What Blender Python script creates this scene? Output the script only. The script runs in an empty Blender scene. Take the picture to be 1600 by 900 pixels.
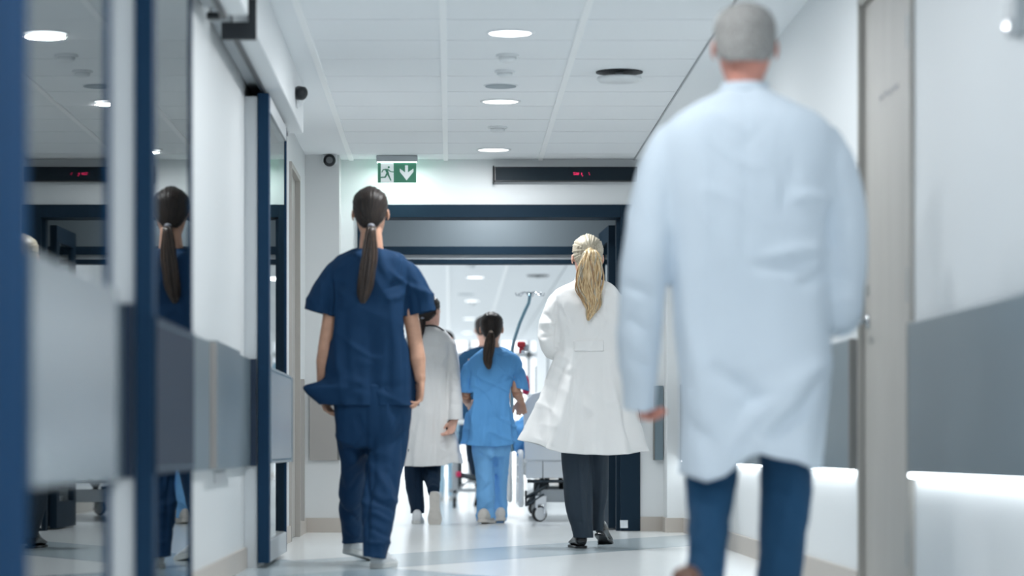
import bpy, bmesh, math, random
import numpy as np
from mathutils import Vector, Matrix
from mathutils.bvhtree import BVHTree

random.seed(7); np.random.seed(7)
scene = bpy.context.scene
COL = scene.collection

# ------------------------------------------------------------------ camera
F, CX, CY, H = 4280.0, 705.0, 698.0, 0.54          # focal length and vanishing point, read off the photo
cam_d = bpy.data.cameras.new('camera'); cam = bpy.data.objects.new('camera', cam_d); COL.objects.link(cam)
cam.location = (0, 0, H); cam.rotation_euler = (math.pi/2, 0, 0)
cam_d.sensor_width = 36; cam_d.lens = 36*F/1600
cam_d.shift_x = (800-CX)/1600; cam_d.shift_y = (CY-450)/1600
cam_d.clip_start = .05; cam_d.clip_end = 200
cam_d.dof.use_dof = True; cam_d.dof.focus_distance = 15.5; cam_d.dof.aperture_fstop = 1.9
scene.camera = cam

# ------------------------------------------------------------------ world, exposure, lights
scene.view_settings.view_transform = 'Standard'
scene.view_settings.look = 'None'
scene.view_settings.gamma = 1.0
scene.view_settings.exposure = 0.0
scene.view_settings.use_curve_mapping = False
scene.cycles.diffuse_bounces = 8; scene.cycles.max_bounces = 14; scene.cycles.transparent_max_bounces = 12
world = bpy.data.worlds.new('world'); scene.world = world; world.use_nodes = True
world.node_tree.nodes['Background'].inputs[0].default_value = (.66, .83, 1.0, 1)
world.node_tree.nodes['Background'].inputs[1].default_value = 1.2

def area(name, loc, sx, sy, power, color, rot=(0,0,0), shape='RECTANGLE'):
    l = bpy.data.lights.new(name, 'AREA'); l.shape = shape; l.size = sx; l.size_y = sy
    l.energy = power; l.color = color
    o = bpy.data.objects.new(name, l); COL.objects.link(o); o.location = loc; o.rotation_euler = rot
    return o
# daylight coming in from the open hall behind the camera
area('hall_daylight', (.3, -1.9, 1.6), 2.2, 1.4, 12, (.62,.8,1), (math.radians(90),0,0))
LAMP_POWER = 24.5
FAR_POWER = 4

# ------------------------------------------------------------------ helpers
def srgb(r, g, b):
    return tuple(((c/255)/12.92 if c/255 <= .04045 else ((c/255+.055)/1.055)**2.4) for c in (r,g,b))
def mat(name, col, rough=.5, metal=0., emit=None, es=0., noise=None, bump=None, spec=.5, sheen=0., coat=0.):
    """noise = (scale xyz, amount): a darker tone of the same colour by noise; bump = (scale xyz, strength, distance)"""
    m = bpy.data.materials.new(name); m.use_nodes = True; nt = m.node_tree; b = nt.nodes['Principled BSDF']
    b.inputs['Base Color'].default_value = (*col, 1); b.inputs['Roughness'].default_value = rough
    b.inputs['Metallic'].default_value = metal; b.inputs['Specular IOR Level'].default_value = spec
    if sheen: b.inputs['Sheen Weight'].default_value = sheen
    if coat: b.inputs['Coat Weight'].default_value = coat; b.inputs['Coat Roughness'].default_value = .08
    if emit: b.inputs['Emission Color'].default_value = (*emit, 1); b.inputs['Emission Strength'].default_value = es
    def tex(scale, detail=4):
        tc = nt.nodes.new('ShaderNodeTexCoord'); mp = nt.nodes.new('ShaderNodeMapping')
        mp.inputs['Scale'].default_value = scale; nt.links.new(tc.outputs['Object'], mp.inputs[0])
        n = nt.nodes.new('ShaderNodeTexNoise'); n.inputs['Scale'].default_value = 1; n.inputs['Detail'].default_value = detail
        nt.links.new(mp.outputs[0], n.inputs['Vector']); return n
    if noise:
        n = tex(noise[0]); mx = nt.nodes.new('ShaderNodeMix'); mx.data_type = 'RGBA'
        mr = nt.nodes.new('ShaderNodeMapRange'); mr.inputs['From Min'].default_value = .35; mr.inputs['From Max'].default_value = .65
        nt.links.new(n.outputs[0], mr.inputs[0]); nt.links.new(mr.outputs[0], mx.inputs['Factor'])
        k = noise[1]
        mx.inputs['A'].default_value = (*[c*(1-k) for c in col], 1); mx.inputs['B'].default_value = (*[min(1, c*(1+k)) for c in col], 1)
        nt.links.new(mx.outputs['Result'], b.inputs['Base Color'])
    if bump:
        n = tex(bump[0]); bp = nt.nodes.new('ShaderNodeBump'); bp.inputs['Strength'].default_value = bump[1]
        bp.inputs['Distance'].default_value = bump[2]
        nt.links.new(n.outputs[0], bp.inputs['Height']); nt.links.new(bp.outputs[0], b.inputs['Normal'])
    return m
def strands(name, c1, c2, rough=.4, scale=(300,300,8), spec=.6):
    m = bpy.data.materials.new(name); m.use_nodes = True; nt = m.node_tree; b = nt.nodes['Principled BSDF']
    tc = nt.nodes.new('ShaderNodeTexCoord'); mp = nt.nodes.new('ShaderNodeMapping'); mp.inputs['Scale'].default_value = scale
    n = nt.nodes.new('ShaderNodeTexNoise'); n.inputs['Scale'].default_value = 1; n.inputs['Detail'].default_value = 3
    cr = nt.nodes.new('ShaderNodeValToRGB'); cr.color_ramp.elements[0].position = .35; cr.color_ramp.elements[1].position = .65
    cr.color_ramp.elements[0].color = (*c1,1); cr.color_ramp.elements[1].color = (*c2,1)
    nt.links.new(tc.outputs['Object'], mp.inputs[0]); nt.links.new(mp.outputs[0], n.inputs['Vector'])
    nt.links.new(n.outputs[0], cr.inputs[0]); nt.links.new(cr.outputs[0], b.inputs['Base Color'])
    b.inputs['Roughness'].default_value = rough; b.inputs['Specular IOR Level'].default_value = spec
    return m

def tag(o, label=None, cat=None, group=None, kind=None):
    if label: o['label'] = label
    if cat: o['category'] = cat
    if group: o['group'] = group
    if kind: o['kind'] = kind
    return o
def wloc(o):
    v = Vector((0,0,0))
    while o: v += o.location; o = o.parent
    return v
def empty(name, loc, label, cat, group=None):
    o = bpy.data.objects.new(name, None); COL.objects.link(o); o.location = loc; o.empty_display_size = .1
    return tag(o, label, cat, group)
def link_mesh(name, me, m, parent=None, smooth=False):
    """mesh data in world coordinates -> object under parent"""
    if parent: me.transform(Matrix.Translation(-wloc(parent)))
    o = bpy.data.objects.new(name, me); COL.objects.link(o)
    if parent: o.parent = parent
    for mm in (m if isinstance(m, (list, tuple)) else [m]): me.materials.append(mm)
    if smooth:
        me.polygons.foreach_set('use_smooth', [True]*len(me.polygons))
    me.update()
    return o
def obj(name, bm, m, parent=None, smooth=False, bevel=0., seg=2):
    bmesh.ops.recalc_face_normals(bm, faces=bm.faces)
    me = bpy.data.meshes.new(name); bm.to_mesh(me); bm.free()
    o = link_mesh(name, me, m, parent, smooth)
    if bevel:
        b = o.modifiers.new('bevel', 'BEVEL'); b.width = bevel; b.segments = seg; b.limit_method = 'ANGLE'
    return o
def box(bm, x0, x1, y0, y1, z0, z1, mi=0):
    v = [bm.verts.new((x,y,z)) for z in (z0,z1) for (x,y) in ((x0,y0),(x1,y0),(x1,y1),(x0,y1))]
    for f in ((0,3,2,1),(4,5,6,7),(0,1,5,4),(1,2,6,5),(2,3,7,6),(3,0,4,7)):
        fc = bm.faces.new([v[i] for i in f]); fc.material_index = mi
def bx(*a):
    bm = bmesh.new(); box(bm, *a); return bm
def boxes(*lst):
    bm = bmesh.new()
    for a in lst: box(bm, *a)
    return bm
def struct(name, bm, m, parent=None, bevel=0.):
    o = obj(name, bm, m, parent, bevel=bevel)
    if not parent: o['kind'] = 'structure'
    return o
def tube(bm, rings, seg=20, flat=False, uref=None, e=2.0, cap=True, mi=0):
    """rings: (centre, half-width a, half-depth b). flat: horizontal rings; else rings follow the path"""
    n = len(rings); loops = []
    for i, (c, a, b) in enumerate(rings):
        c = Vector(c)
        if flat: u, v = Vector((1,0,0)), Vector((0,1,0))
        else:
            t = (Vector(rings[min(i+1,n-1)][0]) - Vector(rings[max(i-1,0)][0]))
            t = t.normalized() if t.length > 1e-9 else Vector((0,0,1))
            ref = Vector(uref) if uref is not None else Vector((1,0,0))
            u = ref - t*ref.dot(t)
            if u.length < .15:
                ref = Vector((0,0,1)); u = ref - t*ref.dot(t)
            u.normalize(); v = t.cross(u)
        lp = []
        for k in range(seg):
            th = 2*math.pi*k/seg; cs, sn = math.cos(th), math.sin(th)
            if e != 2:
                cs = math.copysign(abs(cs)**(2/e), cs); sn = math.copysign(abs(sn)**(2/e), sn)
            lp.append(bm.verts.new(c + u*(a*cs) + v*(b*sn)))
        loops.append(lp)
    for i in range(n-1):
        for k in range(seg):
            f = bm.faces.new((loops[i][k], loops[i][(k+1)%seg], loops[i+1][(k+1)%seg], loops[i+1][k])); f.material_index = mi
    if cap:
        bm.faces.new(loops[0][::-1]).material_index = mi; bm.faces.new(loops[-1]).material_index = mi
def rod(bm, p0, p1, r, seg=12, mi=0):
    tube(bm, [(p0, r, r), (p1, r, r)], seg=seg, mi=mi)
def disc(bm, c, r, h, axis='z', seg=40, mi=0, r2=None):
    c = Vector(c); d = {'x':Vector((1,0,0)),'y':Vector((0,1,0)),'z':Vector((0,0,1))}[axis]
    rings = [(c, r, r), (c+d*h, r2 if r2 is not None else r, r2 if r2 is not None else r)]
    tube(bm, rings, seg=seg, uref=(0,0,1) if axis != 'z' else (1,0,0), mi=mi)
def crom(rows, k=4):
    """Catmull-Rom interpolation of equal-length numeric rows"""
    a = np.array([[float(x) for x in r] for r in rows]); out = []
    n = len(a)
    for i in range(n-1):
        p0, p1, p2, p3 = a[max(i-1,0)], a[i], a[i+1], a[min(i+2,n-1)]
        for j in range(k):
            t = j/k
            out.append(.5*((2*p1)+(-p0+p2)*t+(2*p0-5*p1+4*p2-p3)*t*t+(-p0+3*p1-3*p2+p3)*t**3))
    out.append(a[-1]); return out
def P(x, y, D, dy=0.):
    d = D+dy
    return Vector(((x-CX)*d/F, d, H-(y-CY)*d/F))

# ------------------------------------------------------------------ materials of the place
M = {}
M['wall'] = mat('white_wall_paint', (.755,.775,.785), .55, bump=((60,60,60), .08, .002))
M['wall_left'] = mat('dimmed_white_wall_paint', (.66,.68,.685), .55)  # same white paint, darkened so the left wall looks less lit
M['tile'] = mat('ceiling_tile', (.86,.88,.895), .85, bump=((400,400,400), .15, .001))
M['tbar'] = mat('ceiling_bar_white', (.97,.98,.98), .4)
M['gap'] = mat('ceiling_gap_grey', (.16,.17,.18), .8)
M['base'] = mat('beige_skirting_vinyl', (.50,.455,.41), .45)
M['steel'] = mat('satin_steel', (.17,.225,.255), .33, .4, bump=((2,2,220), .05, .001))
M['steel_dark'] = mat('satin_steel_edge', (.20,.195,.185), .5, .0)
M['steel_warm'] = mat('satin_steel_warm', (.42,.395,.37), .35, .6)
M['frame'] = mat('blue_grey_aluminium', srgb(30,47,61), .55, .0, spec=.07)
M['frame_leaf'] = mat('blue_door_aluminium', srgb(30,58,84), .55, .0, spec=.07)
M['frame_near'] = mat('dark_blue_lacquer', srgb(20,58,92), .7, .0, spec=.03)
M['black'] = mat('black_plastic', (.010,.013,.017), .4)
M['rubber'] = mat('black_rubber', (.012,.014,.016), .7)
M['white_plastic'] = mat('white_plastic', (.78,.80,.81), .35)
M['grey_plastic'] = mat('grey_plastic', (.42,.45,.47), .4)
M['wood'] = mat('pale_wood', (.41,.39,.36), .5, noise=((6,30,1.2), .07))
M['hinge'] = mat('hinge_steel', (.20,.27,.32), .35, .7)
M['lens'] = mat('lamp_lens', (.9,.9,.9), .4, emit=(.97,.99,1), es=3.0)
M['led'] = mat('led_strip', (.9,.9,.9), .4, emit=(.9,.97,1), es=11.5)
M['transom'] = mat('grey_panel', srgb(104,114,120), .5)
M['chrome'] = mat('chrome', (.6,.62,.64), .15, 1.)
M['red'] = mat('red_plastic', (.52,.02,.03), .4)
M['crimson'] = mat('crimson_cloth', (.42,.01,.07), .7)

def floor_mat():
    m = bpy.data.materials.new('polished_vinyl_floor'); m.use_nodes = True; nt = m.node_tree; b = nt.nodes['Principled BSDF']
    N, L = nt.nodes.new, nt.links.new
    tc = N('ShaderNodeTexCoord'); sp = N('ShaderNodeSeparateXYZ'); L(tc.outputs['Object'], sp.inputs[0])
    def band(nx, ny, lo, hi):
        a = N('ShaderNodeMath'); a.operation='MULTIPLY'; L(sp.outputs[0], a.inputs[0]); a.inputs[1].default_value = nx
        c = N('ShaderNodeMath'); c.operation='MULTIPLY_ADD'; L(sp.outputs[1], c.inputs[0]); c.inputs[1].default_value = ny; L(a.outputs[0], c.inputs[2])
        g = N('ShaderNodeMath'); g.operation='COMPARE'; L(c.outputs[0], g.inputs[0]); g.inputs[1].default_value = (lo+hi)/2; g.inputs[2].default_value = (hi-lo)/2
        return g.outputs[0]
    def mx(fac, c, prev):
        x = N('ShaderNodeMix'); x.data_type='RGBA'; L(fac, x.inputs['Factor']); L(prev, x.inputs['A']); x.inputs['B'].default_value = (*c,1)
        return x.outputs['Result']
    n = N('ShaderNodeTexNoise'); n.inputs['Scale'].default_value = 14; L(tc.outputs['Object'], n.inputs['Vector'])
    x = N('ShaderNodeMix'); x.data_type='RGBA'; L(n.outputs[0], x.inputs['Factor'])
    x.inputs['A'].default_value = (.76,.78,.78,1); x.inputs['B'].default_value = (.80,.82,.82,1)
    c = x.outputs['Result']
    c = mx(band(.866,.5, 5.05,5.85), (.34,.43,.48), c)  # blue-grey bands: floor pattern plus reflection put into the colour
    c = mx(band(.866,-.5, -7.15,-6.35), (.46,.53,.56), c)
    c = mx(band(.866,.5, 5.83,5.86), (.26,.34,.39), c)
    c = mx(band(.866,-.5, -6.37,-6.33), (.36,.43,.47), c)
    L(c, b.inputs['Base Color'])
    b.inputs['Roughness'].default_value = .2; b.inputs['Specular IOR Level'].default_value = .55
    n2 = N('ShaderNodeTexNoise'); n2.inputs['Scale'].default_value = 5; L(tc.outputs['Object'], n2.inputs['Vector'])
    bp = N('ShaderNodeBump'); bp.inputs['Strength'].default_value = .05; bp.inputs['Distance'].default_value = .01
    L(n2.outputs[0], bp.inputs['Height']); L(bp.outputs[0], b.inputs['Normal'])
    return m
M['floor'] = floor_mat()
def glass_mat(name, tint, ior):
    m = bpy.data.materials.new(name); m.use_nodes = True; nt = m.node_tree; N, L = nt.nodes.new, nt.links.new
    nt.nodes.remove(nt.nodes['Principled BSDF'])
    t = N('ShaderNodeBsdfTransparent'); t.inputs[0].default_value = (*tint, 1)
    g = N('ShaderNodeBsdfGlossy'); g.inputs['Roughness'].default_value = .012; g.inputs[0].default_value = (.95,.985,.99,1)
    f = N('ShaderNodeFresnel'); f.inputs[0].default_value = ior
    x = N('ShaderNodeMixShader'); L(f.outputs[0], x.inputs[0]); L(t.outputs[0], x.inputs[1]); L(g.outputs[0], x.inputs[2])
    L(x.outputs[0], nt.nodes['Material Output'].inputs[0])
    return m
M['glass'] = glass_mat('tinted_glass', (.42,.48,.52), 6.5)
M['glass_clear'] = glass_mat('clear_glass', (.90,.95,.97), 1.5)

# ------------------------------------------------------------------ setting
XL, XR, ZC, YE = -.92, 1.47, 2.38, 17.55
YF, YEND = 18.60, 48.0
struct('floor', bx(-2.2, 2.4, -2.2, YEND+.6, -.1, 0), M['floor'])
# ceiling: backing slab and bevelled tiles with open seams
bm = bmesh.new(); box(bm, -2.2, 2.4, -2.2, YEND+.6, ZC+.012, ZC+.12, 1)
BARS = [-.64, -.035, .57, 1.17]
edges = [(-.64,-.035),(-.035,.57),(.57,1.17)]
y = 11.80 - .6*23
while y < YEND:
    if not (YE-.1 < y < YE+.15):
        for a, b_ in edges:
            box(bm, a+.004, b_-.004, y+.006, min(y+.594, YE if y < YE else 99), ZC, ZC+.02)
    y += .6
for a, b_ in ((-2.2,-.648),(1.178,2.4)):
    box(bm, a, b_, -2.2, YEND+.6, ZC-.002, ZC+.02)
struct('ceiling', bm, [M['tile'], M['gap']])
for i, xx in enumerate(BARS[:3]):
    struct('trim_%d' % (i+1), bx(xx-.015, xx+.015, -2.1, YEND, ZC-.008, ZC+.004), M['tbar'])
bm = bx(1.168, 1.174, -2.1, YEND, ZC-.006, ZC+.006)
struct('trim_4', bm, M['grey_plastic'])

# left wall, with the pale wooden door far down it
D2 = (15.55, 16.45)
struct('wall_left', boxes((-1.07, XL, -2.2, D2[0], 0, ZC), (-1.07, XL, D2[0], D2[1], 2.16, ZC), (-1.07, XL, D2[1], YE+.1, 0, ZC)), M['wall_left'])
struct('trim_5', bx(XL, -.864, 12.2, 13.44, 0, 2.1), M['wall'])
struct('trim_6', bx(XL, -.864, 7.47, 8.52, 0, 2.1), M['wall'])
struct('trim_7', bx(XL, -.818, 4.7, 6.12, 0, 2.1), M['wall'])
d = struct('door_2', bx(-1.0, -.935, D2[0]+.04, D2[1]-.04, .005, 2.13), M['wood'])
fr = obj('door_frame', boxes((-1.0,-.905,D2[0],D2[0]+.04,0,2.16),(-1.0,-.905,D2[1]-.04,D2[1],0,2.16),(-1.0,-.905,D2[0]+.04,D2[1]-.04,2.13,2.16)), M['wood'], d)
# right wall, with the pale wooden door
D1 = (8.74, 9.83)
struct('wall_right', boxes((XR, 1.62, -2.2, D1[0]-.05, 0, ZC), (XR, 1.62, D1[0]-.05, D1[1]+.03, 2.16, ZC), (XR, 1.62, D1[1]+.03, YE+.1, 0, ZC)), M['wall'])
d = struct('door_1', bx(1.485, 1.53, D1[0], D1[1], .008, 2.115), M['wood'], bevel=.002)
obj('door_frame', boxes((1.455,1.56,D1[0]-.05,D1[0]-.004,0,2.15),(1.462,1.56,D1[1]+.004,D1[1]+.03,0,2.15),(1.462,1.56,D1[0]-.05,D1[1]+.03,2.12,2.15)), M['wood'], d)
for zc in (2.0-.0, 1.05, .215):
    zc = {2.0:1.862, 1.05:1.056, .215:.215}[zc]
    bm = bmesh.new(); rod(bm, (1.464, D1[0]-.004, zc-.055), (1.464, D1[0]-.004, zc+.055), .011)
    box(bm, 1.466, 1.486, D1[0]-.02, D1[0]+.03, zc-.05, zc+.05)
    obj('hinge', bm, M['hinge'], d)
bm = bmesh.new(); hz = .985
tube(bm, [((1.486, 9.74, hz),.026,.026),((1.476, 9.74, hz),.026,.026)], seg=24)
rod(bm, (1.48,9.74,hz), (1.425,9.74,hz), .009); tube(bm, [((1.427,9.745,hz),.009,.009),((1.425,9.68,hz),.009,.008),((1.425,9.62,hz),.008,.007)])
obj('door_handle', bm, M['chrome'], d, smooth=True)
bm = bmesh.new(); disc(bm, (1.478, 9.74, hz+.11), .02, .01, 'x'); obj('lock', bm, M['chrome'], d)
# faint hand-sized grey lettering strip on the door
bm = bmesh.new()
rnd = random.Random(3)
for k in range(9):
    y0 = 9.10 + k*.045; z0 = 1.735 + rnd.uniform(-.006,.006)
    box(bm, 1.483, 1.486, y0, y0+.028, z0, z0+.008+.012*rnd.random())
obj('door_sign', bm, mat('faint_grey_print', srgb(150,148,152), .5), d)

# wall closing the corridor, with the wide doorway
AX0, AX1, AZ = -.60, 1.21, 2.09
struct('wall_back', boxes((XL, AX0, YE, YE+.2, 0, ZC), (AX1, XR, YE, YE+.2, 0, ZC), (AX0, AX1, YE, YE+.2, AZ, ZC)), M['wall'])
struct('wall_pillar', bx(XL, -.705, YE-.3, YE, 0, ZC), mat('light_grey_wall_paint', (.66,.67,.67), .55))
struct('wall_corner', bx(1.36, XR, YE-.3, YE, 0, ZC), M['wall'])
# doorway lining: dark portal frame
def portal(name, x0, x1, y0, y1, z1, wj, wh, m):
    d = struct(name, boxes((x0, x0+wj, y0, y1, 0, z1), (x1-wj, x1, y0, y1, 0, z1), (x0+wj, x1-wj, y0, y1, z1-wh, z1)), m, bevel=.003)
    return d
d3 = struct('door_3', boxes((AX0, AX0+.075, YE-.02, YE+.22, 0, AZ), (AX1-.125, AX1, YE-.02, YE+.22, 0, AZ), (AX0+.075, AX1-.125, YE-.02, YE+.22, AZ-.082, AZ)), M['frame'], bevel=.003)
obj('door_stop', boxes((AX1-.15, AX1-.125, YE+.03, YE+.12, 0, AZ-.09), (AX0+.075, AX0+.095, YE+.03, YE+.12, 0, AZ-.09)), M['frame'], d3)
obj('floor_latch', bx(1.08, 1.13, YE-.03, YE-.015, .02, .07), M['chrome'], d3)
# vestibule walls and second portal with grey transom panel
struct('wall_vestibule', boxes((-.80,-.66,YE+.2,YF,0,ZC), (1.22,1.36,YE+.2,YF,0,ZC)), M['wall'])
struct('wall_transom', bx(-.66, 1.22, YF, YF+.14, 1.90, ZC), M['transom'])
d4 = struct('door_4', boxes((-.66,-.56,YF,YF+.14,0,1.90),(1.10,1.22,YF,YF+.14,0,1.90),(-.56,1.10,YF,YF+.14,1.845,1.90)), M['frame'])
obj('track', bx(-.56, 1.10, YF+.02, YF+.12, 1.812, 1.845), M['grey_plastic'], d4)
obj('lower_bar', bx(-.56, 1.10, YF+.0, YF+.13, 1.782, 1.812), M['frame'], d4)
struct('wall_far_left', boxes((-1.07,-.66,YF+.14,YF+.3,0,ZC), (-1.3,-1.07,YF+.14,YEND,0,.25), (-1.3,-1.07,YF+.14,YEND,2.2,ZC), (-1.3,-1.07,YF+.14,22.4,.25,2.2)), M['wall'])
struct('wall_far_right', boxes((1.22,1.62,YF+.14,YF+.3,0,ZC), (XR,1.62,YF+.3,YEND,0,ZC)), M['wall'])
# added glowing panels along the left, brightening the far corridor; end window
fill_glow = mat('fill_glow_glass', (.9,.9,.9), .5, emit=(.90,.96,1), es=.85)
nw = 0
for k in range(6):
    y0 = 22.4 + k*4.2
    nw += 1
    w = struct('window_%d' % nw, bx(-1.16, -1.14, y0+.08, y0+4.12, .25, 2.2), fill_glow)
    obj('window_frame', boxes((-1.18,-1.08,y0,y0+.08,.25,2.2),(-1.18,-1.08,y0+4.12,y0+4.2,.25,2.2)), M['white_plastic'], w)
w = struct('window_%d' % (nw+1), bx(-1.07, XR, YEND+.1, YEND+.14, .0, ZC), mat('daylight_end_glass', (.9,.9,.9), .5, emit=(.95,.98,1), es=1.4))
bm = bmesh.new()
for xx in (-.72,-.2,.32,.84,1.36):
    box(bm, xx-.04, xx+.04, YEND, YEND+.1, 0, ZC)
box(bm, -1.07, XR, YEND, YEND+.1, 2.1, 2.2)
obj('mullion', bm, M['grey_plastic'], w)

# skirting
BH = .092
struct('baseboard_left', boxes((XL,XL+.012,-2.1,D2[0]-.01,0,BH), (XL,XL+.012,D2[1]+.01,YE-.3,0,BH)), M['base'])
struct('baseboard_right', boxes((XR-.012,XR,-2.1,D1[0]-.06,0,BH), (XR-.012,XR,D1[1]+.04,YE-.3,0,BH)), M['base'])
struct('baseboard_back', boxes((XL+.012,-.705,YE-.312,YE-.3,0,BH),(-.705,-.693,YE-.312,YE,0,BH),(-.693,AX0,YE-.012,YE,0,BH),(AX1,1.348,YE-.012,YE,0,BH),(1.348,1.36,YE-.312,YE,0,BH),(1.36,XR-.012,YE-.312,YE-.3,0,BH)), M['base'])
struct('baseboard_far', boxes((XR-.012,XR,YF+.3,YEND,0,BH)), M['base'])

# handrail panels (steel crash rails); right ones carry a light strip beneath
RZ0, RZ1 = .455, .93
def rail(side, y0, y1, label, lit=False, m=None):
    x0, x1 = (XL, XL+.028) if side < 0 else (XR-.030, XR-.004)
    e = empty('wall_rail', ((x0+x1)/2, (y0+y1)/2, RZ0), label, 'wall rail', None)
    obj('panel', bx(x0 if side<0 else x0, x1, y0, y1, RZ0, RZ1), m or M['steel'], e, bevel=.004)
    for yy in (y0, y1):
        s = 1 if yy == y0 else -1
        obj('end_cap', bx(x0-.001, x1+.001, min(yy-s*.002, yy+s*.03), max(yy-s*.002, yy+s*.03), RZ0-.001, RZ1+.001), M['steel_dark'], e, bevel=.003)
    if side > 0:
        obj('bracket', bx(XR-.006, XR, y0+.02, y1-.02, RZ0+.05, RZ1-.05), M['steel_dark'], e)
    if lit:
        obj('light_strip', bx(XR-.024, XR-.008, y0+.04, y1-.01, RZ0-.010, RZ0-.001), M['led'], e)
    return e
rail(-1, -1.8, 10.15, 'long satin steel wall rail behind the near sliding glass doors on the left')
rail(-1, 11.35, 15.45, 'steel wall rail on the left wall behind the middle sliding door')
rail(1, -1.8, 8.66, 'wide grey steel wall rail at the right edge, lit from beneath', True)
rail(1, 9.90, 17.22, 'grey steel wall rail beyond the wooden door, light strip under it', True)
e = empty('wall_rail', (-.81, YE-.32, RZ0), 'short brownish steel rail on the pillar left of the navy scrubs', 'wall rail')
obj('panel', bx(XL+.03, -.715, YE-.335, YE-.313, RZ0, RZ1), M['steel_warm'], e, bevel=.003)
obj('end_cap', bx(-.715, -.70, YE-.337, YE-.311, RZ0, RZ1), M['steel_dark'], e)
e = empty('wall_rail', (1.34, YE-.02, RZ0), 'narrow grey steel rail on the wall right of the doorway', 'wall rail')
obj('panel', bx(1.30, 1.356, YE-.045, YE-.013, RZ0, RZ1), M['steel'], e, bevel=.003)
obj('end_cap', bx(1.292, 1.30, YE-.047, YE-.011, RZ0, RZ1), M['steel_dark'], e)
g = obj('corner_guard', boxes((XL, XL+.012, 16.62, 17.0, .09, RZ1+.02), (XL, XL+.03, 16.6, 16.63, .09, RZ1+.02)), M['steel_warm'], bevel=.002)
tag(g, 'upright steel wall guard beside the far left wooden door', 'wall guard')

# steel cover box on the left wall and the little vent below
e = empty('dispenser', (XL+.025, 10.7, RZ0), 'boxy brushed steel cover on the left wall between the sliding doors', 'cover')
obj('body', bx(XL, XL+.05, 10.2, 11.3, RZ0, RZ1+.005), M['steel'], e, bevel=.004)
obj('side_panel', bx(XL+.002, XL+.048, 10.19, 10.2, RZ0+.003, RZ1), M['steel_warm'], e)
bm = bmesh.new(); box(bm, XL, XL+.008, 10.6, 11.15, .395, .44)
for k in range(4): box(bm, XL+.008, XL+.010, 10.62, 11.13, .400+k*.01, .404+k*.01)
tag(obj('wall_vent', bm, mat('pale_grey_vent', (.66,.67,.68), .5)), 'small pale grey vent plate under the steel cover, left wall', 'vent')

# ------------------------------------------------------------------ sliding doors on the left
def leaf(x_face, y0, y1, label, zb=(RZ0+.01, .895), fm=None, th=.05, stile=.085, band=None, ztop=2.112, inner=(.035,.06,.085)):
    fm = fm or M['frame_leaf']; xb = x_face-th
    e = empty('sliding_door', ((x_face+xb)/2, (y0+y1)/2, 0), label, 'sliding door')
    z0 = .022
    obj('stile', bx(xb, x_face, y0, y0+.10, z0, ztop), fm, e, bevel=.003)
    obj('stile', bx(xb, x_face, y1-.035, y1, z0, ztop), fm, e, bevel=.003)
    obj('bottom_rail', bx(xb, x_face, y0+.10, y1-.035, z0, z0+.10), M['grey_plastic'] if band == 'thin' else fm, e, bevel=.003)
    obj('top_rail', bx(xb, x_face, y0+.10, y1-.035, ztop-.07, ztop), M['grey_plastic'] if band == 'thin' else fm, e, bevel=.003)
    obj('glass_pane', bx(x_face-.012, x_face-.006, y0+.095, y1-.03, z0+.095, ztop-.065), M['glass'], e)
    obj('inner_panel', bx(xb+.004, xb+.010, y0+.095, y1-.03, z0+.095, ztop-.065), mat('inner_backing', inner, .2), e)
    return e
STEELB = mat('polished_band_steel', (.27,.33,.37), .2, .6, bump=((1.5,1.5,160), .05, .001))
def band(e, x, y0, y1, m, dots=True):
    b = obj('push_band', bx(x-.006, x+.006, y0, y1, RZ0+.01, .895), m, e, bevel=.001)
    if dots:
        bm = bmesh.new(); n = int((y1-y0)/.04)
        for k in range(n):
            for zz in (RZ0+.025, .88): box(bm, x+.006, x+.0075, y0+.02+k*.04, y0+.03+k*.04, zz-.004, zz+.004)
        obj('rivet_row', bm, M['hinge'], b)
l1 = leaf(-.765, 4.55, 6.16, 'nearest sliding glass door, at the left edge of the picture', fm=M['frame_near'], inner=(.30,.34,.34))  # lighter inner panel puts the haze of the pane into its colour
band(l1, -.763, 4.96, 6.2, STEELB, False)
l2 = leaf(-.81, 7.44, 8.58, 'narrow glass sliding door showing the ponytail reflection, left foreground')
band(l2, -.808, 7.46, 8.55, mat('navy_reflection_band', srgb(30,48,68), .5, .0, spec=.1))  # reflection of the navy scrubs put into the band colour
l3 = leaf(-.81, 12.17, 13.5, 'sliding glass door standing just left of the navy scrubs woman', band='thin')
band(l3, -.808, 12.22, 13.75, STEELB)
NAVYB = mat('navy_end_steel', srgb(40,56,78), .4, .0, spec=.3)
obj('end_plate', bx(-.918,-.866,7.455,7.469,RZ0,RZ1), NAVYB, l2)
obj('end_plate', bx(-.918,-.866,12.185,12.199,RZ0,RZ1), NAVYB, l3)
# the nearer end of the front door (wide blurred stile)
obj('stile', bx(-.815, -.765, 4.66, 4.95, .025, 2.13), M['frame_near'], l1)
wp = obj('wall_plate', bx(-.92, -.905, 7.76, 7.82, 1.27, 1.39), M['grey_plastic'], bevel=.003)
tag(wp, 'small grey plate on the white wall strip between the two nearest glass doors', 'wall plate')
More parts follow.
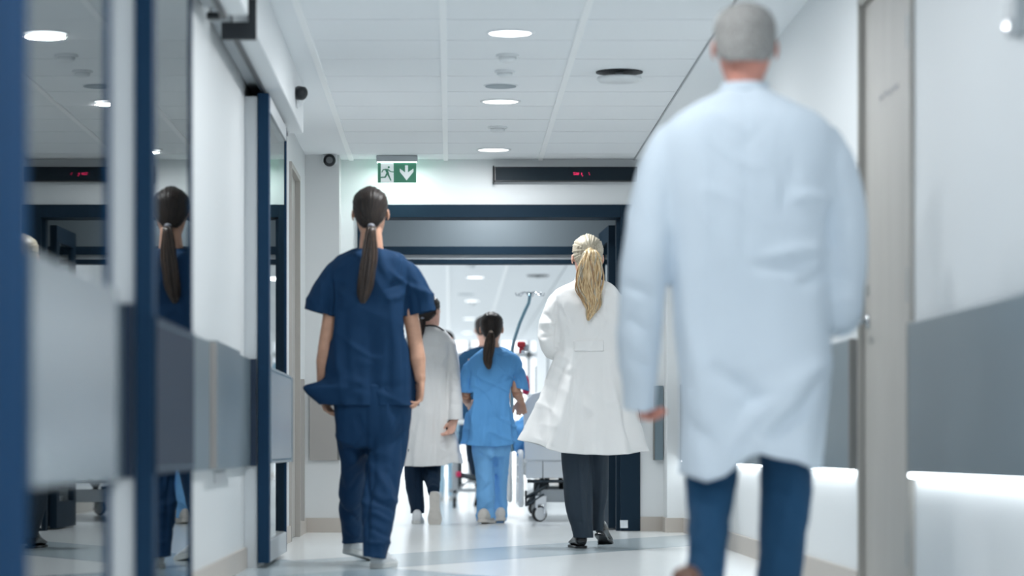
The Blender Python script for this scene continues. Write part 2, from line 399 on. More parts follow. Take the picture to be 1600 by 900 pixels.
# track header
def header(y0, y1, label, cap=True):
    e = empty('door_track', (-.84, (y0+y1)/2, 2.12), label, 'door track')
    obj('cover', bx(-.835, -.75, y0, y1, 2.13, ZC-.003), M['wall'], e, bevel=.006)
    obj('track_rail', bx(-.915, -.84, y0, y1, 2.16, 2.22), M['grey_plastic'], e)
    obj('track_slot', bx(-.845, -.828, y0, y1, 2.115, 2.155), M['black'], e)
    if cap:
        obj('end_bracket', boxes((-.875,-.7721,y0-.03,y0,2.09,2.155), (-.772,-.742,y0-.03,y0,2.09,2.245)), M['black'], e)
        obj('door_stop', bx(-.91,-.86,y0-.28,y0-.24,2.13,2.155), M['black'], e, bevel=.004)
    return e
h1 = header(10.45, 13.9, 'white sliding door track cover with black bracket, upper left')
h2 = header(-1.5, 10.1, 'long white track cover above the nearest glass doors', False)
# motion sensor on the track cover
e = empty('motion_sensor', (-.725, 13.25, 2.24), 'small dark motion sensor at the end of the door track cover', 'sensor')
bm = bmesh.new(); tube(bm, [((-.742,13.25,2.225),.045,.05),((-.73,13.25,2.225),.045,.05),((-.712,13.25,2.215),.032,.036)], seg=24, uref=(0,1,0))
obj('housing', bm, M['white_plastic'], e, True)
bm = bmesh.new(); tube(bm, [((-.735,13.2,2.245),.034,.034),((-.715,13.18,2.24),.033,.033),((-.705,13.17,2.235),.02,.02)], seg=24, uref=(0,1,0))
obj('lens', bm, M['black'], e, True)
# security camera on the pillar
c = P(515,251,YE-.33)
e = empty('security_camera', c, 'round black security camera on the pillar left of the exit sign', 'camera')
bm = bmesh.new(); box(bm, c.x-.045, c.x+.045, YE-.318, YE-.3, c.z-.02, c.z+.062); obj('mount', bm, M['white_plastic'], e, bevel=.006)
bm = bmesh.new(); tube(bm, [((c.x,YE-.315,c.z),.036,.036),((c.x,YE-.345,c.z),.039,.039),((c.x,YE-.365,c.z),.034,.034)], seg=28); obj('housing', bm, M['black'], e, True)
bm = bmesh.new(); tube(bm, [((c.x,YE-.364,c.z),.022,.022),((c.x,YE-.371,c.z),.018,.018)], seg=24); obj('lens', bm, M['gap'], e)

# ------------------------------------------------------------------ ceiling fittings
def downlight(x, y, label, power, group=None, r=.098):
    e = empty('ceiling_downlight', (x, y, ZC), label, 'ceiling light', group)
    bm = bmesh.new()
    n = 40
    prof = [(r+.012, 0), (r+.010, -.006), (r, -.007), (r-.006, -.003)]
    lo = [[bm.verts.new((x+rr*math.cos(2*math.pi*k/n), y+rr*math.sin(2*math.pi*k/n), ZC+zz)) for k in range(n)] for rr, zz in prof]
    for a in range(3):
        for k in range(n): bm.faces.new((lo[a][k], lo[a][(k+1)%n], lo[a+1][(k+1)%n], lo[a+1][k]))
    obj('trim_ring', bm, M['white_plastic'], e, True)
    bm = bmesh.new(); disc(bm, (x,y,ZC-.005), r-.005, .003); obj('lens', bm, M['lens'], e)
    l = area('lamp', (x, y, ZC-.02), r*1.7, r*1.7, power, (.95,.98,1), shape='DISK')
    return e
downlight(.262, 12.17, 'largest and nearest round ceiling downlight, top centre', LAMP_POWER)
downlight(.262, 14.58, 'second round ceiling downlight, between the speaker and the small detector', LAMP_POWER)
downlight(.262, 16.95, 'round ceiling downlight closest to the exit sign wall', LAMP_POWER*.4)
for yy in (.2, 2.6, 5.0, 7.4, 9.78):
    l = area('lamp', (.262, yy, ZC-.02), .16, .16, LAMP_POWER*(.45 if yy == 7.4 else 1.), (.93,.97,1), shape='DISK')
for yy, pw in ((18.15, 13), (20.0, 20), (22.2, 14)):  # added unseen lamps to brighten the vestibule, coats and bed
    l = area('lamp', (.262, yy, ZC-.02), .16, .16, pw, (.93,.97,1), shape='DISK')
def speaker(x, y, r, label):
    e = empty('ceiling_speaker', (x,y,ZC), label, 'ceiling speaker')
    bm = bmesh.new(); disc(bm, (x,y,ZC-.008), r, .008, r2=r*1.02); obj('grille', bm, mat('grey_grille', (.36,.41,.44), .6), e)
    bm = bmesh.new(); n=36
    disc(bm, (x,y,ZC-.004), r+.01, .004); obj('rim', bm, M['white_plastic'], e)
def detector(x, y, r, label, h=.04):
    e = empty('smoke_detector', (x,y,ZC), label, 'smoke detector')
    bm = bmesh.new(); disc(bm, (x,y,ZC-.012), r, .012); obj('base', bm, M['white_plastic'], e, bevel=.002)
    bm = bmesh.new(); tube(bm, [((x,y,ZC-.012),r*.78,r*.78),((x,y,ZC-h*.8),r*.72,r*.72),((x,y,ZC-h),r*.45,r*.45)], seg=28)
    obj('sensor_head', bm, M['white_plastic'], e, True)
detector(.265, 12.86, .055, 'white ceiling detector right behind the nearest downlight', .038)
detector(.262, 13.4, .05, 'white ceiling detector just before the round grey speaker', .034)
speaker(.252, 13.95, .078, 'round grey ceiling speaker between two downlights')
detector(.268, 15.75, .055, 'small ceiling detector between the second and third downlights', .034)
e = empty('air_diffuser', (.825, 13.44, ZC), 'round ceiling air vent with dark gap, right of the downlights', 'air vent')
bm = bmesh.new(); disc(bm, (.825,13.44,ZC-.006), .115, .008); obj('collar', bm, M['black'], e)
bm = bmesh.new(); tube(bm, [((.825,13.44,ZC-.028),.108,.108),((.825,13.44,ZC-.036),.112,.112),((.825,13.44,ZC-.048),.100,.100)], seg=44); obj('disc', bm, M['white_plastic'], e, True)
bm = bmesh.new(); disc(bm, (.825,13.44,ZC-.03), .02, .03); obj('stem', bm, M['grey_plastic'], e)
# fittings of the far corridor
for k, yy in enumerate([24.5+4.8*i for i in range(5)]):
    o = downlight(.262, yy+.4, 'round downlight far along the bright corridor ceiling', FAR_POWER, 'downlights of the far corridor')
for yy, nm in ((27.7,'near'), (35.0,'mid')):
    detector(.20 if nm=='near' else .27, yy, .055, 'ceiling detector in the far corridor, %s' % ('above the light blue nurse' if nm=='near' else 'deeper in, beyond the first detector'))
e = empty('air_diffuser', (.93, 29.4, ZC), 'round air vent in the far corridor ceiling, left of the blonde head', 'air vent')
bm = bmesh.new(); disc(bm, (.93,29.4,ZC-.008), .12, .009); obj('collar', bm, M['gap'], e)
bm = bmesh.new(); disc(bm, (.93,29.4,ZC-.04), .11, .012); obj('disc', bm, M['white_plastic'], e)
bm = bmesh.new(); disc(bm, (.93,29.4,ZC-.03), .02, .03); obj('stem', bm, M['grey_plastic'], e)
speaker(.18, 33.0, .1, 'round speaker in the far corridor ceiling above the dark ponytail')

# ------------------------------------------------------------------ exit sign
ys = YE-.24
e = empty('exit_sign', ((620-CX)*ys/F, ys, 2.13), 'green emergency exit sign with running figure and down arrow', 'exit sign')
s = ys/F
def sx(x): return (x-CX)*s
def sz(y): return H-(y-CY)*s
obj('housing', bx(sx(588), sx(652.5), ys-.03, ys+.05, sz(253), ZC-.003), M['grey_plastic'], e, bevel=.003)
obj('edge_light', bx(sx(589.5), sx(651), ys-.012, ys+.03, sz(254.2), sz(253)), mat('sign_edge_light', (.9,1,.95), .4, emit=(.8,1,.95), es=4), e)
pl = obj('sign_panel', bx(sx(590.3), sx(650.3), ys-.004, ys+.004, sz(285.5), sz(254.2)), mat('exit_green', srgb(58,118,94), .4, emit=srgb(74,136,112), es=.2), e)
whitep = mat('exit_white', (.85,.9,.9), .4, emit=(.85,.95,.95), es=.15)
def poly(bm, pts, y0, y1, mi=0):
    a = [bm.verts.new((sx(x), y0, sz(y))) for x, y in pts]; b = [bm.verts.new((sx(x), y1, sz(y))) for x, y in pts]
    bm.faces.new(a).material_index = mi; bm.faces.new(b[::-1]).material_index = mi
    n = len(pts)
    for i in range(n): bm.faces.new((a[i], b[i], b[(i+1)%n], a[(i+1)%n])).material_index = mi
bm = bmesh.new(); poly(bm, [(595,255),(615,255),(615.2,285),(595,285)], ys-.006, ys-.0045)
obj('doorway_symbol', bm, whitep, pl)
gm = pl.data.materials[0]
bm = bmesh.new()
def stroke(p0, p1, w, w2=None):
    a = Vector(p0); b = Vector(p1); d = (b-a).normalized(); nn = Vector((-d.y, d.x)); w2 = w2 or w
    poly(bm, [tuple(a+nn*w/2), tuple(b+nn*w2/2), tuple(b-nn*w2/2), tuple(a-nn*w/2)], ys-.008, ys-.0062)
poly(bm, [(607.5+1.7*math.cos(t*math.pi/6), 261.5+1.7*math.sin(t*math.pi/6)) for t in range(12)], ys-.008, ys-.0062)
stroke((603.5,264.5),(606.5,272.5),4.2,3.6)      # torso
stroke((603.5,264.6),(598.5,265.6),1.7); stroke((598.7,265.2),(596.6,269.6),1.5)   # back arm
stroke((606,264.6),(610,268.2),1.7); stroke((609.6,268),(615,269),1.5)             # front arm
stroke((604.5,271.5),(602,277.2),2.6,2.2); stroke((602.4,277),(594,277.5),2.2,1.7)    # back leg
stroke((606,272),(608.5,276.5),2.8,2.4); stroke((608,276),(611,282.5),2.3,1.8)      # front leg
obj('running_figure', bm, gm, pl)
bm = bmesh.new(); poly(bm, [(633,258.5),(637.5,258.5),(637.5,269.5),(646,263.5),(646,268.5),(635.3,282),(624.8,268.5),(624.8,263.5),(633,269.5)], ys-.006, ys-.0045)
obj('arrow', bm, whitep, pl)
area('lamp', ((620-CX)*s, ys+.035, sz(254.2)), .24, .02, 3.2, (.88,1,.97), (0,0,0))

# ------------------------------------------------------------------ LED ticker display
yd = YE-.07
sx0 = (772-CX)*yd/F
e = empty('led_display', (.75, yd, 2.24), 'long black LED ticker display above the doorway with faint red signs', 'display')
def dz(y): return H-(y-CY)*yd/F
obj('housing', bx(sx0, 1.19, yd, YE-.002, dz(283), dz(260.5)), M['black'], e, bevel=.003)
RED_LED = mat('red_led', (.3,0,.03), .4, emit=(1,.03,.16), es=1.0)
sc = obj('screen', bx(sx0+.01, 1.18, yd-.003, yd, dz(281.5), dz(262)), mat('smoked_screen', srgb(28,40,48), .5, spec=.15), e)
for (x0,x1,y0,y1) in ((895.5,899,269.5,270.6),(896,904.5,272,273.2),(900,905,270,271.2),(908,909.5,270,273.4),(909.5,911,274,275.5),(919.5,920.6,269.5,271),(920.6,921.6,272,273.5)):
    obj('red_digit', bx((x0-CX)*yd/F, (x1-CX)*yd/F, yd-.005, yd-.003, dz(y1), dz(y0)), RED_LED, sc)
obj('cover_edge', bx(sx0-.008, sx0, yd-.01, YE-.002, dz(286), dz(259)), M['rubber'], e)

# small wall fitting, top right
e = empty('wall_sensor', (XR-.02, 7.06, 1.60), 'small clear and silver wall fitting cut by the right edge', 'sensor')
obj('housing', bx(XR-.03, XR, 7.0, 7.12, 1.60, 1.70), M['grey_plastic'], e, bevel=.008)
obj('cap', bx(XR-.038, XR-.006, 7.02, 7.10, 1.615, 1.64), M['chrome'], e, bevel=.005)

# open leaf of the doorway, folded back on the right
def swing_leaf(x0, x1, y0, y1, z1, label, glassy=True):
    e = empty('swing_door', ((x0+x1)/2,(y0+y1)/2,0), label, 'door leaf')
    def quad(ya, yb, z0, z_1, th=.022):
        bm = bmesh.new(); pts = []
        for yy in (ya, yb):
            xx = x0+(x1-x0)*(yy-y0)/(y1-y0); pts.append((xx,yy))
        v = []
        for z in (z0, z_1):
            v += [bm.verts.new((pts[0][0]-th, pts[0][1], z)), bm.verts.new((pts[0][0]+th, pts[0][1], z)), bm.verts.new((pts[1][0]+th, pts[1][1], z)), bm.verts.new((pts[1][0]-th, pts[1][1], z))]
        for f in ((0,3,2,1),(4,5,6,7),(0,1,5,4),(1,2,6,5),(2,3,7,6),(3,0,4,7)): bm.faces.new([v[i] for i in f])
        return bm
    obj('stile', quad(y0, y0+.1, .01, z1), M['frame'], e); obj('stile', quad(y1-.1, y1, .01, z1), M['frame'], e)
    obj('bottom_rail', quad(y0+.1, y1-.1, .01, .18), M['frame'], e); obj('top_rail', quad(y0+.1, y1-.1, z1-.1, z1), M['frame'], e)
    obj('glass_pane', quad(y0+.09, y1-.09, .17, z1-.09, .004), M['glass'], e)
    return e
swing_leaf(1.045, 1.02, YE+.26, YF-.06, 1.98, 'dark framed glass door leaf folded open at the right of the doorway')
# ================================================================== people: tools
def vnoise(p, seed=0):
    """smooth value noise, p: (n,3)"""
    i = np.floor(p).astype(np.int64); f = p-i; f = f*f*(3-2*f); out = np.zeros(len(p))
    for dx in (0,1):
        for dy in (0,1):
            for dz_ in (0,1):
                a = (i[:,0]+dx)*374761393 + (i[:,1]+dy)*668265263 + (i[:,2]+dz_)*2147483647 + seed*1442695
                a = (a ^ (a >> 13)) * 1274126177; a = (a ^ (a >> 16)) & 0xffff
                w = (f[:,0] if dx else 1-f[:,0])*(f[:,1] if dy else 1-f[:,1])*(f[:,2] if dz_ else 1-f[:,2])
                out += w*(a/65535.0*2-1)
    return out
def fbm(p, seed=0, o=3):
    s = np.zeros(len(p)); a = 1.
    for k in range(o): s += a*vnoise(p*2**k, seed+k*17); a *= .5
    return s
def remesh(bm, vox, smooth=4, fac=.5):
    bmesh.ops.recalc_face_normals(bm, faces=bm.faces)
    me = bpy.data.meshes.new('shape'); bm.to_mesh(me); bm.free()
    o = bpy.data.objects.new('shape', me); COL.objects.link(o)
    m = o.modifiers.new('r', 'REMESH'); m.mode = 'VOXEL'; m.voxel_size = vox; m.adaptivity = 0
    if smooth:
        s_ = o.modifiers.new('s', 'SMOOTH'); s_.factor = fac; s_.iterations = smooth
    dg = bpy.context.evaluated_depsgraph_get()
    me2 = bpy.data.meshes.new_from_object(o.evaluated_get(dg))
    bpy.data.objects.remove(o); bpy.data.meshes.remove(me)
    me2.materials.clear()
    return me2
def getv(me):
    a = np.empty(len(me.vertices)*3); me.vertices.foreach_get('co', a); return a.reshape(-1,3)
def setv(me, a):
    me.vertices.foreach_set('co', a.ravel()); me.update()
def getn(me):
    a = np.empty(len(me.vertices)*3); me.vertex_normals.foreach_get('vector', a); return a.reshape(-1,3)
def pxz(v):
    """picture-frame coordinates of vertices, used only to place folds read off the photo"""
    return CX+v[:,0]*F/v[:,1], CY-(v[:,2]-H)*F/v[:,1]
def drape(me, D, folds=(), amp=.004, scale=(9,9,3), seed=1, pleats=None, hem=None, extra=None, wr=1.):
    v = getv(me); n = getn(me); X, Y = pxz(v)
    d = amp*fbm(v*np.array(scale), seed)
    q = v.copy(); q[:,2] = v[:,2]+.6*v[:,0]; q2 = v.copy(); q2[:,2] = v[:,2]-.8*v[:,0]
    rg = amp*1.5*wr
    d += rg*np.clip(1-np.abs(vnoise(q*np.array((5,5,9)), seed+5))*3, 0, 1)**1.5*(.5+.5*vnoise(v*3, seed+8))
    d -= rg*.8*np.clip(1-np.abs(vnoise(q2*np.array((7,7,5)), seed+6))*3, 0, 1)**1.5*(.5+.5*vnoise(v*3, seed+9))
    back = np.clip(-n[:,1]*1.6+.25, 0, 1)
    for (x0,y0,x1,y1,w,dep) in folds:
        ax, ay = x1-x0, y1-y0; L2 = ax*ax+ay*ay
        s_ = ((X-x0)*ax+(Y-y0)*ay)/L2; sc_ = np.clip(s_, 0, 1)
        wob = .35*w*np.sin(s_*5+x0)
        dist = np.abs((X-(x0+sc_*ax))*ay-(Y-(y0+sc_*ay))*ax)/math.sqrt(L2)
        side = ((X-(x0+sc_*ax))*ay-(Y-(y0+sc_*ay))*ax)/math.sqrt(L2)+wob
        endf = np.clip(1.15-np.abs(s_-.5)*2, 0, 1)**.6
        along = np.where((s_>-.08)&(s_<1.08), 1, 0)
        d += dep*np.exp(-(side/w)**2)*endf*along*back
    v = v + n*d[:,None]
    if pleats:
        cx, cy, ztop, zbot, k, A, ph = pleats
        w = np.clip((ztop-v[:,2])/(ztop-zbot), 0, 1)**1.5
        th = np.arctan2(v[:,1]-cy, v[:,0]-cx)
        r = A*w*(np.sin(th*k+ph+1.5*np.sin(th*2))+.5*np.sin(th*(k*1.7)+2*ph))
        v[:,0] += np.cos(th)*r; v[:,1] += np.sin(th)*r
    if hem:
        pts, y_top, y_cut = hem
        hx = [p[0] for p in pts]; hy = [p[1] for p in pts]
        w = np.clip((Y-y_top)/(y_cut-y_top), 0, 1)**2
        v[:,2] -= (np.interp(X, hx, hy)-y_cut)*w*v[:,1]/F
    if extra: v = extra(v, X, Y, n)
    setv(me, v)
def cut(me, co, no, centre=None, rad=None):
    bm = bmesh.new(); bm.from_mesh(me); co = Vector(co); no = Vector(no)
    if centre is None: fs = list(bm.faces)
    else:
        c = Vector(centre); fs = [f for f in bm.faces if (f.calc_center_median()-c).length < rad]
    es = {e for f in fs for e in f.edges}; vs = {x for f in fs for x in f.verts}
    bmesh.ops.bisect_plane(bm, geom=list(vs)+list(es)+fs, plane_co=co, plane_no=no, clear_outer=True)
    bm.to_mesh(me); bm.free(); me.update()
def garment(name, me, m, root, th=.004):
    o = link_mesh(name, me, m, root, True)
    if th:
        s_ = o.modifiers.new('thickness', 'SOLIDIFY'); s_.thickness = th; s_.offset = -1
    return o
def torso_rows(bm, rows, D, seg=40, e=2.9, k=4):
    """rows (y_px, left, right, half depth m, offset along Y)"""
    out = []
    for (y, l, r, b, dy) in crom(rows, k):
        c = P((l+r)/2, y, D, dy); out.append((c, (r-l)/2*(D+dy)/F, b))
    tube(bm, out, seg=seg, flat=True, e=e)
def limb(bm, rows, D, seg=20, k=4, ratio=None, uref=None):
    """rows (x_px, y_px, half width px, half depth m, dy)"""
    out = []
    for (x, y, hw, b, dy) in crom(rows, k): out.append((P(x,y,D,dy), hw*(D+dy)/F, b))
    tube(bm, out, seg=seg, uref=uref)
def patch(surf_me, off, cx0, cx1, z0, z1, th, up=None, nx=24, nz=8, ydir=1):
    """a cloth strip lying on the camera-side surface of a garment (world coords mesh shifted by off)"""
    bvh = BVHTree.FromPolygons([v.co+off for v in surf_me.vertices], [tuple(p.vertices) for p in surf_me.polygons])
    bm = bmesh.new(); g0, g1 = [], []
    for j in range(nz+1):
        a, b = [], []
        for i in range(nx+1):
            x = cx0+(cx1-cx0)*i/nx; z = z0+(z1-z0)*j/nz
            h = bvh.ray_cast(Vector((x, 0.5, z)), Vector((0,1,0)))
            y = h[0].y if h[0] else 0
            a.append(bm.verts.new((x, y-th, z))); b.append(bm.verts.new((x, y+.001, z)))
        g0.append(a); g1.append(b)
    for j in range(nz):
        for i in range(nx):
            bm.faces.new((g0[j][i], g0[j][i+1], g0[j+1][i+1], g0[j+1][i])); bm.faces.new((g1[j][i], g1[j+1][i], g1[j+1][i+1], g1[j][i+1]))
    for i in range(nx):
        for j, q in ((0,1),(nz,0)): bm.faces.new((g0[j][i], g1[j][i], g1[j][i+1], g0[j][i+1]))
    for j in range(nz):
        for i in (0, nx): bm.faces.new((g0[j][i], g0[j+1][i], g1[j+1][i], g1[j][i]))
    return bm

# ---- body pieces
def head(bm, c, hh=.235, yaw=0., ws=1., tilt=0.):
    k = hh/.235
    R = Matrix.Translation(c) @ Matrix.Rotation(math.radians(-yaw),4,'Z') @ Matrix.Rotation(math.radians(tilt),4,'X')
    b2 = bmesh.new()
    rows = [(0,.026,.026,.055),(.06,.040,.044,.048),(.18,.053,.066,.028),(.33,.064,.083,.010),(.5,.070,.091,.0),(.65,.073,.094,-.004),(.8,.068,.086,-.006),(.92,.048,.060,-.007),(1,.016,.018,-.007)]
    rings = [((0,dy*k,(t-.5)*hh), a*ws*k, b*k) for (t,a,b,dy) in crom(rows,3)]
    tube(b2, rings, seg=32, flat=True)
    # nose, brow, lips, chin, cheeks, eyelids
    tube(b2, [((0,.088*k,(.50-.5)*hh),.007,.008),((0,.102*k,(.40-.5)*hh),.010,.011),((0,.110*k,(.335-.5)*hh),.015,.012),((0,.092*k,(.305-.5)*hh),.010,.008)], seg=12)
    tube(b2, [((-.04*k,.078*k,(.575-.5)*hh),.006,.006),((0,.091*k,(.57-.5)*hh),.007,.007),((.04*k,.078*k,(.575-.5)*hh),.006,.006)], seg=10)
    for zz, rr in ((.235,.0055),(.205,.0065)):
        tube(b2, [((-.023*k,.076*k,(zz-.5)*hh),.003,.003),((0,.088*k,(zz-.5)*hh),rr,rr),((.023*k,.076*k,(zz-.5)*hh),.003,.003)], seg=10)
    for s_ in (-1,1):
        tube(b2, [((s_*.031*k,.070*k,(.5-.5)*hh),.012,.008),((s_*.031*k,.084*k,(.5-.5)*hh),.011,.007),((s_*.031*k,.089*k,(.5-.5)*hh),.005,.003)], seg=12)
        # ear: outer shell, lobe
        e_ = [(.575,.010,.010),(.54,.017,.006),(.47,.017,.006),(.40,.013,.005),(.355,.008,.005)]
        tube(b2, [((s_*(.078*ws+.006*math.sin((t-.35)*14))*k, (-.004-.02*(t-.45))*k, (t-.5)*hh), b_*.75, a_) for (t,a_,b_) in e_], seg=14, flat=True)
        tube(b2, [((s_*.066*ws*k,.004*k,(.47-.5)*hh),.02,.012),((s_*.078*ws*k,-.002*k,(.47-.5)*hh),.018,.007)], seg=12)
    b2.transform(R)
    tmp = bpy.data.meshes.new('t'); b2.to_mesh(tmp); b2.free(); bm.from_mesh(tmp); bpy.data.meshes.remove(tmp)
def hand(bm, w, d, s, n, k=1., curl=25, thumb=True, spread=1.):
    """w wrist, d finger direction, s thumb side, n palm facing"""
    d = Vector(d).normalized(); s = Vector(s); s = (s-d*s.dot(d)).normalized(); n = Vector(n); n = (n-d*n.dot(d)-s*n.dot(s)).normalized()
    w = Vector(w)
    tube(bm, [(w-d*.03*k,.024*k,.020*k),(w,.025*k,.018*k),(w+d*.03*k,.036*k,.016*k),(w+d*.065*k+n*.002,.042*k,.0145*k),(w+d*.09*k+n*.004,.039*k,.012*k)], seg=18, uref=s)
    for i, (off, L, r) in enumerate(((.031,.074,.0088),(.0105,.084,.0092),(-.0105,.079,.0088),(-.0305,.062,.0078))):
        p = w+d*(.082-.004*abs(i-1))*k+s*off*k+n*.003
        ang = 0; rings = [(p, r*k, r*k)]
        base = (d+s*off*2.6*spread).normalized()
        for j, (fr, ca) in enumerate(((.42,1.),(.31,1.25),(.27,.8))):
            ang += math.radians(curl*ca*(1+.12*i))
            dr = (base*math.cos(ang)+n*math.sin(ang)).normalized()
            p = p+dr*L*fr*k; rr = r*(.95-.09*j)*k
            rings.append((p, rr, rr))
        rings.append((p+dr*.004*k, r*.45*k, r*.45*k))
        tube(bm, rings, seg=10, uref=s)
    if thumb:
        p = w+d*.022*k+s*.024*k+n*.004
        rings = [(p-d*.012*k,.012*k,.012*k)]
        t1 = (d*.72+s*.62+n*.30).normalized(); t2 = (d*.9+s*.25+n*.35).normalized()
        for dr, L, r in ((t1,.042,.0125),(t2,.032,.0105),(t2,.024,.0095),(t2,.005,.005)):
            p = p+dr*L*k; rings.append((p, r*k, r*k))
        tube(bm, rings, seg=10, uref=n)
def rough_body(bm, D, neck, sh, el, wr, hips, kn, an, girth=1., shr=.036, legs=.72):
    """neck=(top, base) points; sh/el/wr/... pairs of points (left, right)"""
    nt, nb = neck
    tube(bm, [(nt+Vector((0,0,.03)),.046,.050),(nt,.048,.052),(nb,.056,.056),(nb+Vector((0,.0,-.03)),.075,.06)], seg=24, flat=True)
    mid = (sh[0]+sh[1])/2; hip = (hips[0]+hips[1])/2; hw = (sh[1]-sh[0]).length/2; pw = (hips[1]-hips[0]).length/2
    tube(bm, [(nb+Vector((0,0,-.02)),.07,.05),(mid,hw*.86,.075*girth),(mid*.75+hip*.25,hw*.8,.088*girth),(mid*.45+hip*.55,hw*.68,.078*girth),(hip+Vector((0,0,.06)),pw+.055,.085*girth),(hip-Vector((0,0,.06)),pw+.045,.075*girth)], seg=26, flat=True)
    an = tuple(p+Vector((0,0,.035)) for p in an)
    for s_ in (0,1):
        tube(bm, [(sh[s_]*.8+mid*.2,shr,shr),(sh[s_],shr,shr),(sh[s_]*.45+el[s_]*.55,.036,.036),(el[s_],.034,.034)], seg=16)
        tube(bm, [(el[s_]+(sh[s_]-el[s_])*.02,.033,.033),(el[s_]*.7+wr[s_]*.3,.037,.035),(el[s_]*.25+wr[s_]*.75,.027,.024),(wr[s_],.024,.019)], seg=16)
        tube(bm, [(hips[s_]+Vector((0,0,.03)),.07,.075),(hips[s_]*.5+kn[s_]*.5,.062*legs,.066*legs),(kn[s_],.046*legs,.05*legs),(kn[s_]*.62+an[s_]*.38,.044*legs,.050*legs),(an[s_],.024,.026)], seg=18)
        f_ = an[s_]+Vector((0,.05,-.035))
        tube(bm, [(an[s_]+Vector((0,0,.02)),.022,.024),(an[s_]+Vector((0,.0,-.02)),.022,.024)], seg=14)
def hair_cap(c, hh=.235, yaw=0., ws=1., tie=None, mat_=None, root=None, rows=None, grooves=46, amp=.0016, tilt=0., name='hair', scale=1.):
    k = hh/.235
    rows = rows or [(.20,.030,.024,-.060),(.27,.048,.040,-.052),(.38,.066,.064,-.034),(.5,.076,.080,-.021),(.62,.0805,.090,-.013),(.76,.0795,.094,-.010),(.88,.067,.080,-.010),(.97,.042,.050,-.010),(1.03,.012,.014,-.010)]
    bm = bmesh.new()
    rings = [((0,dy*k,(t-.5)*hh), a*ws*k*scale, b*k*scale) for (t,a,b,dy) in crom(rows,7)]
    tube(bm, rings, seg=150, flat=True)
    R = Matrix.Translation(c) @ Matrix.Rotation(math.radians(-yaw),4,'Z') @ Matrix.Rotation(math.radians(tilt),4,'X')
    bm.transform(R); bmesh.ops.recalc_face_normals(bm, faces=bm.faces)
    me = bpy.data.meshes.new(name); bm.to_mesh(me); bm.free()
    v = getv(me); n = getn(me)
    if tie is not None:
        th = np.arctan2(v[:,2]-tie.z, v[:,0]-tie.x); r = np.hypot(v[:,2]-tie.z, v[:,0]-tie.x)
        q = np.stack([th*9, r*3, v[:,1]*0], 1)
        d = amp*(np.sin(th*grooves+3*vnoise(q,3))*.6+vnoise(np.stack([th*22, r*6, v[:,1]*4],1),5))*np.clip(r/.03,0,1)
    else:
        d = amp*fbm(v*np.array((160,160,60)), 9)
    setv(me, v+n*d[:,None])
    return link_mesh(name, me, mat_, root, True)
def strand_bundle(pts, D, n, mats, root, name='ponytail', seed=1, r0=.0032, wave=0., core=True, depth=.6):
    """pts (x_px, y_px, half width px, dy) guide; n tapered locks"""
    rnd = random.Random(seed); g = crom(pts, 5); bm = bmesh.new()
    if core:
        tube(bm, [(P(x,y,D,dy), hw*.86*(D+dy)/F, max(.003,hw*.7*depth*(D+dy)/F)) for (x,y,hw,dy) in g], seg=22, uref=(1,0,0), mi=0)
    for i in range(n):
        a = rnd.uniform(0, 2*math.pi); rr = math.sqrt(rnd.uniform(.35,1)); ph = rnd.uniform(0,6.28); wv = wave*rnd.uniform(.4,1)
        end = rnd.uniform(.82,1.0); rings = []; m_ = len(g)
        for j, (x,y,hw,dy) in enumerate(g):
            t = j/(m_-1)
            if t > end: break
            w = hw*(D+dy)/F
            c = P(x,y,D,dy)+Vector((math.cos(a)*rr*w+wv*math.sin(t*9+ph)*.4*w, math.sin(a)*rr*w*depth*.9, 0))
            r = r0*(1-.75*(t/end)**3)*rnd.uniform(.85,1.1)
            rings.append((c, r*1.25, r))
        if len(rings) > 2: tube(bm, rings, seg=6, mi=rnd.choice(range(len(mats))))
    return obj(name, bm, mats, root, True)
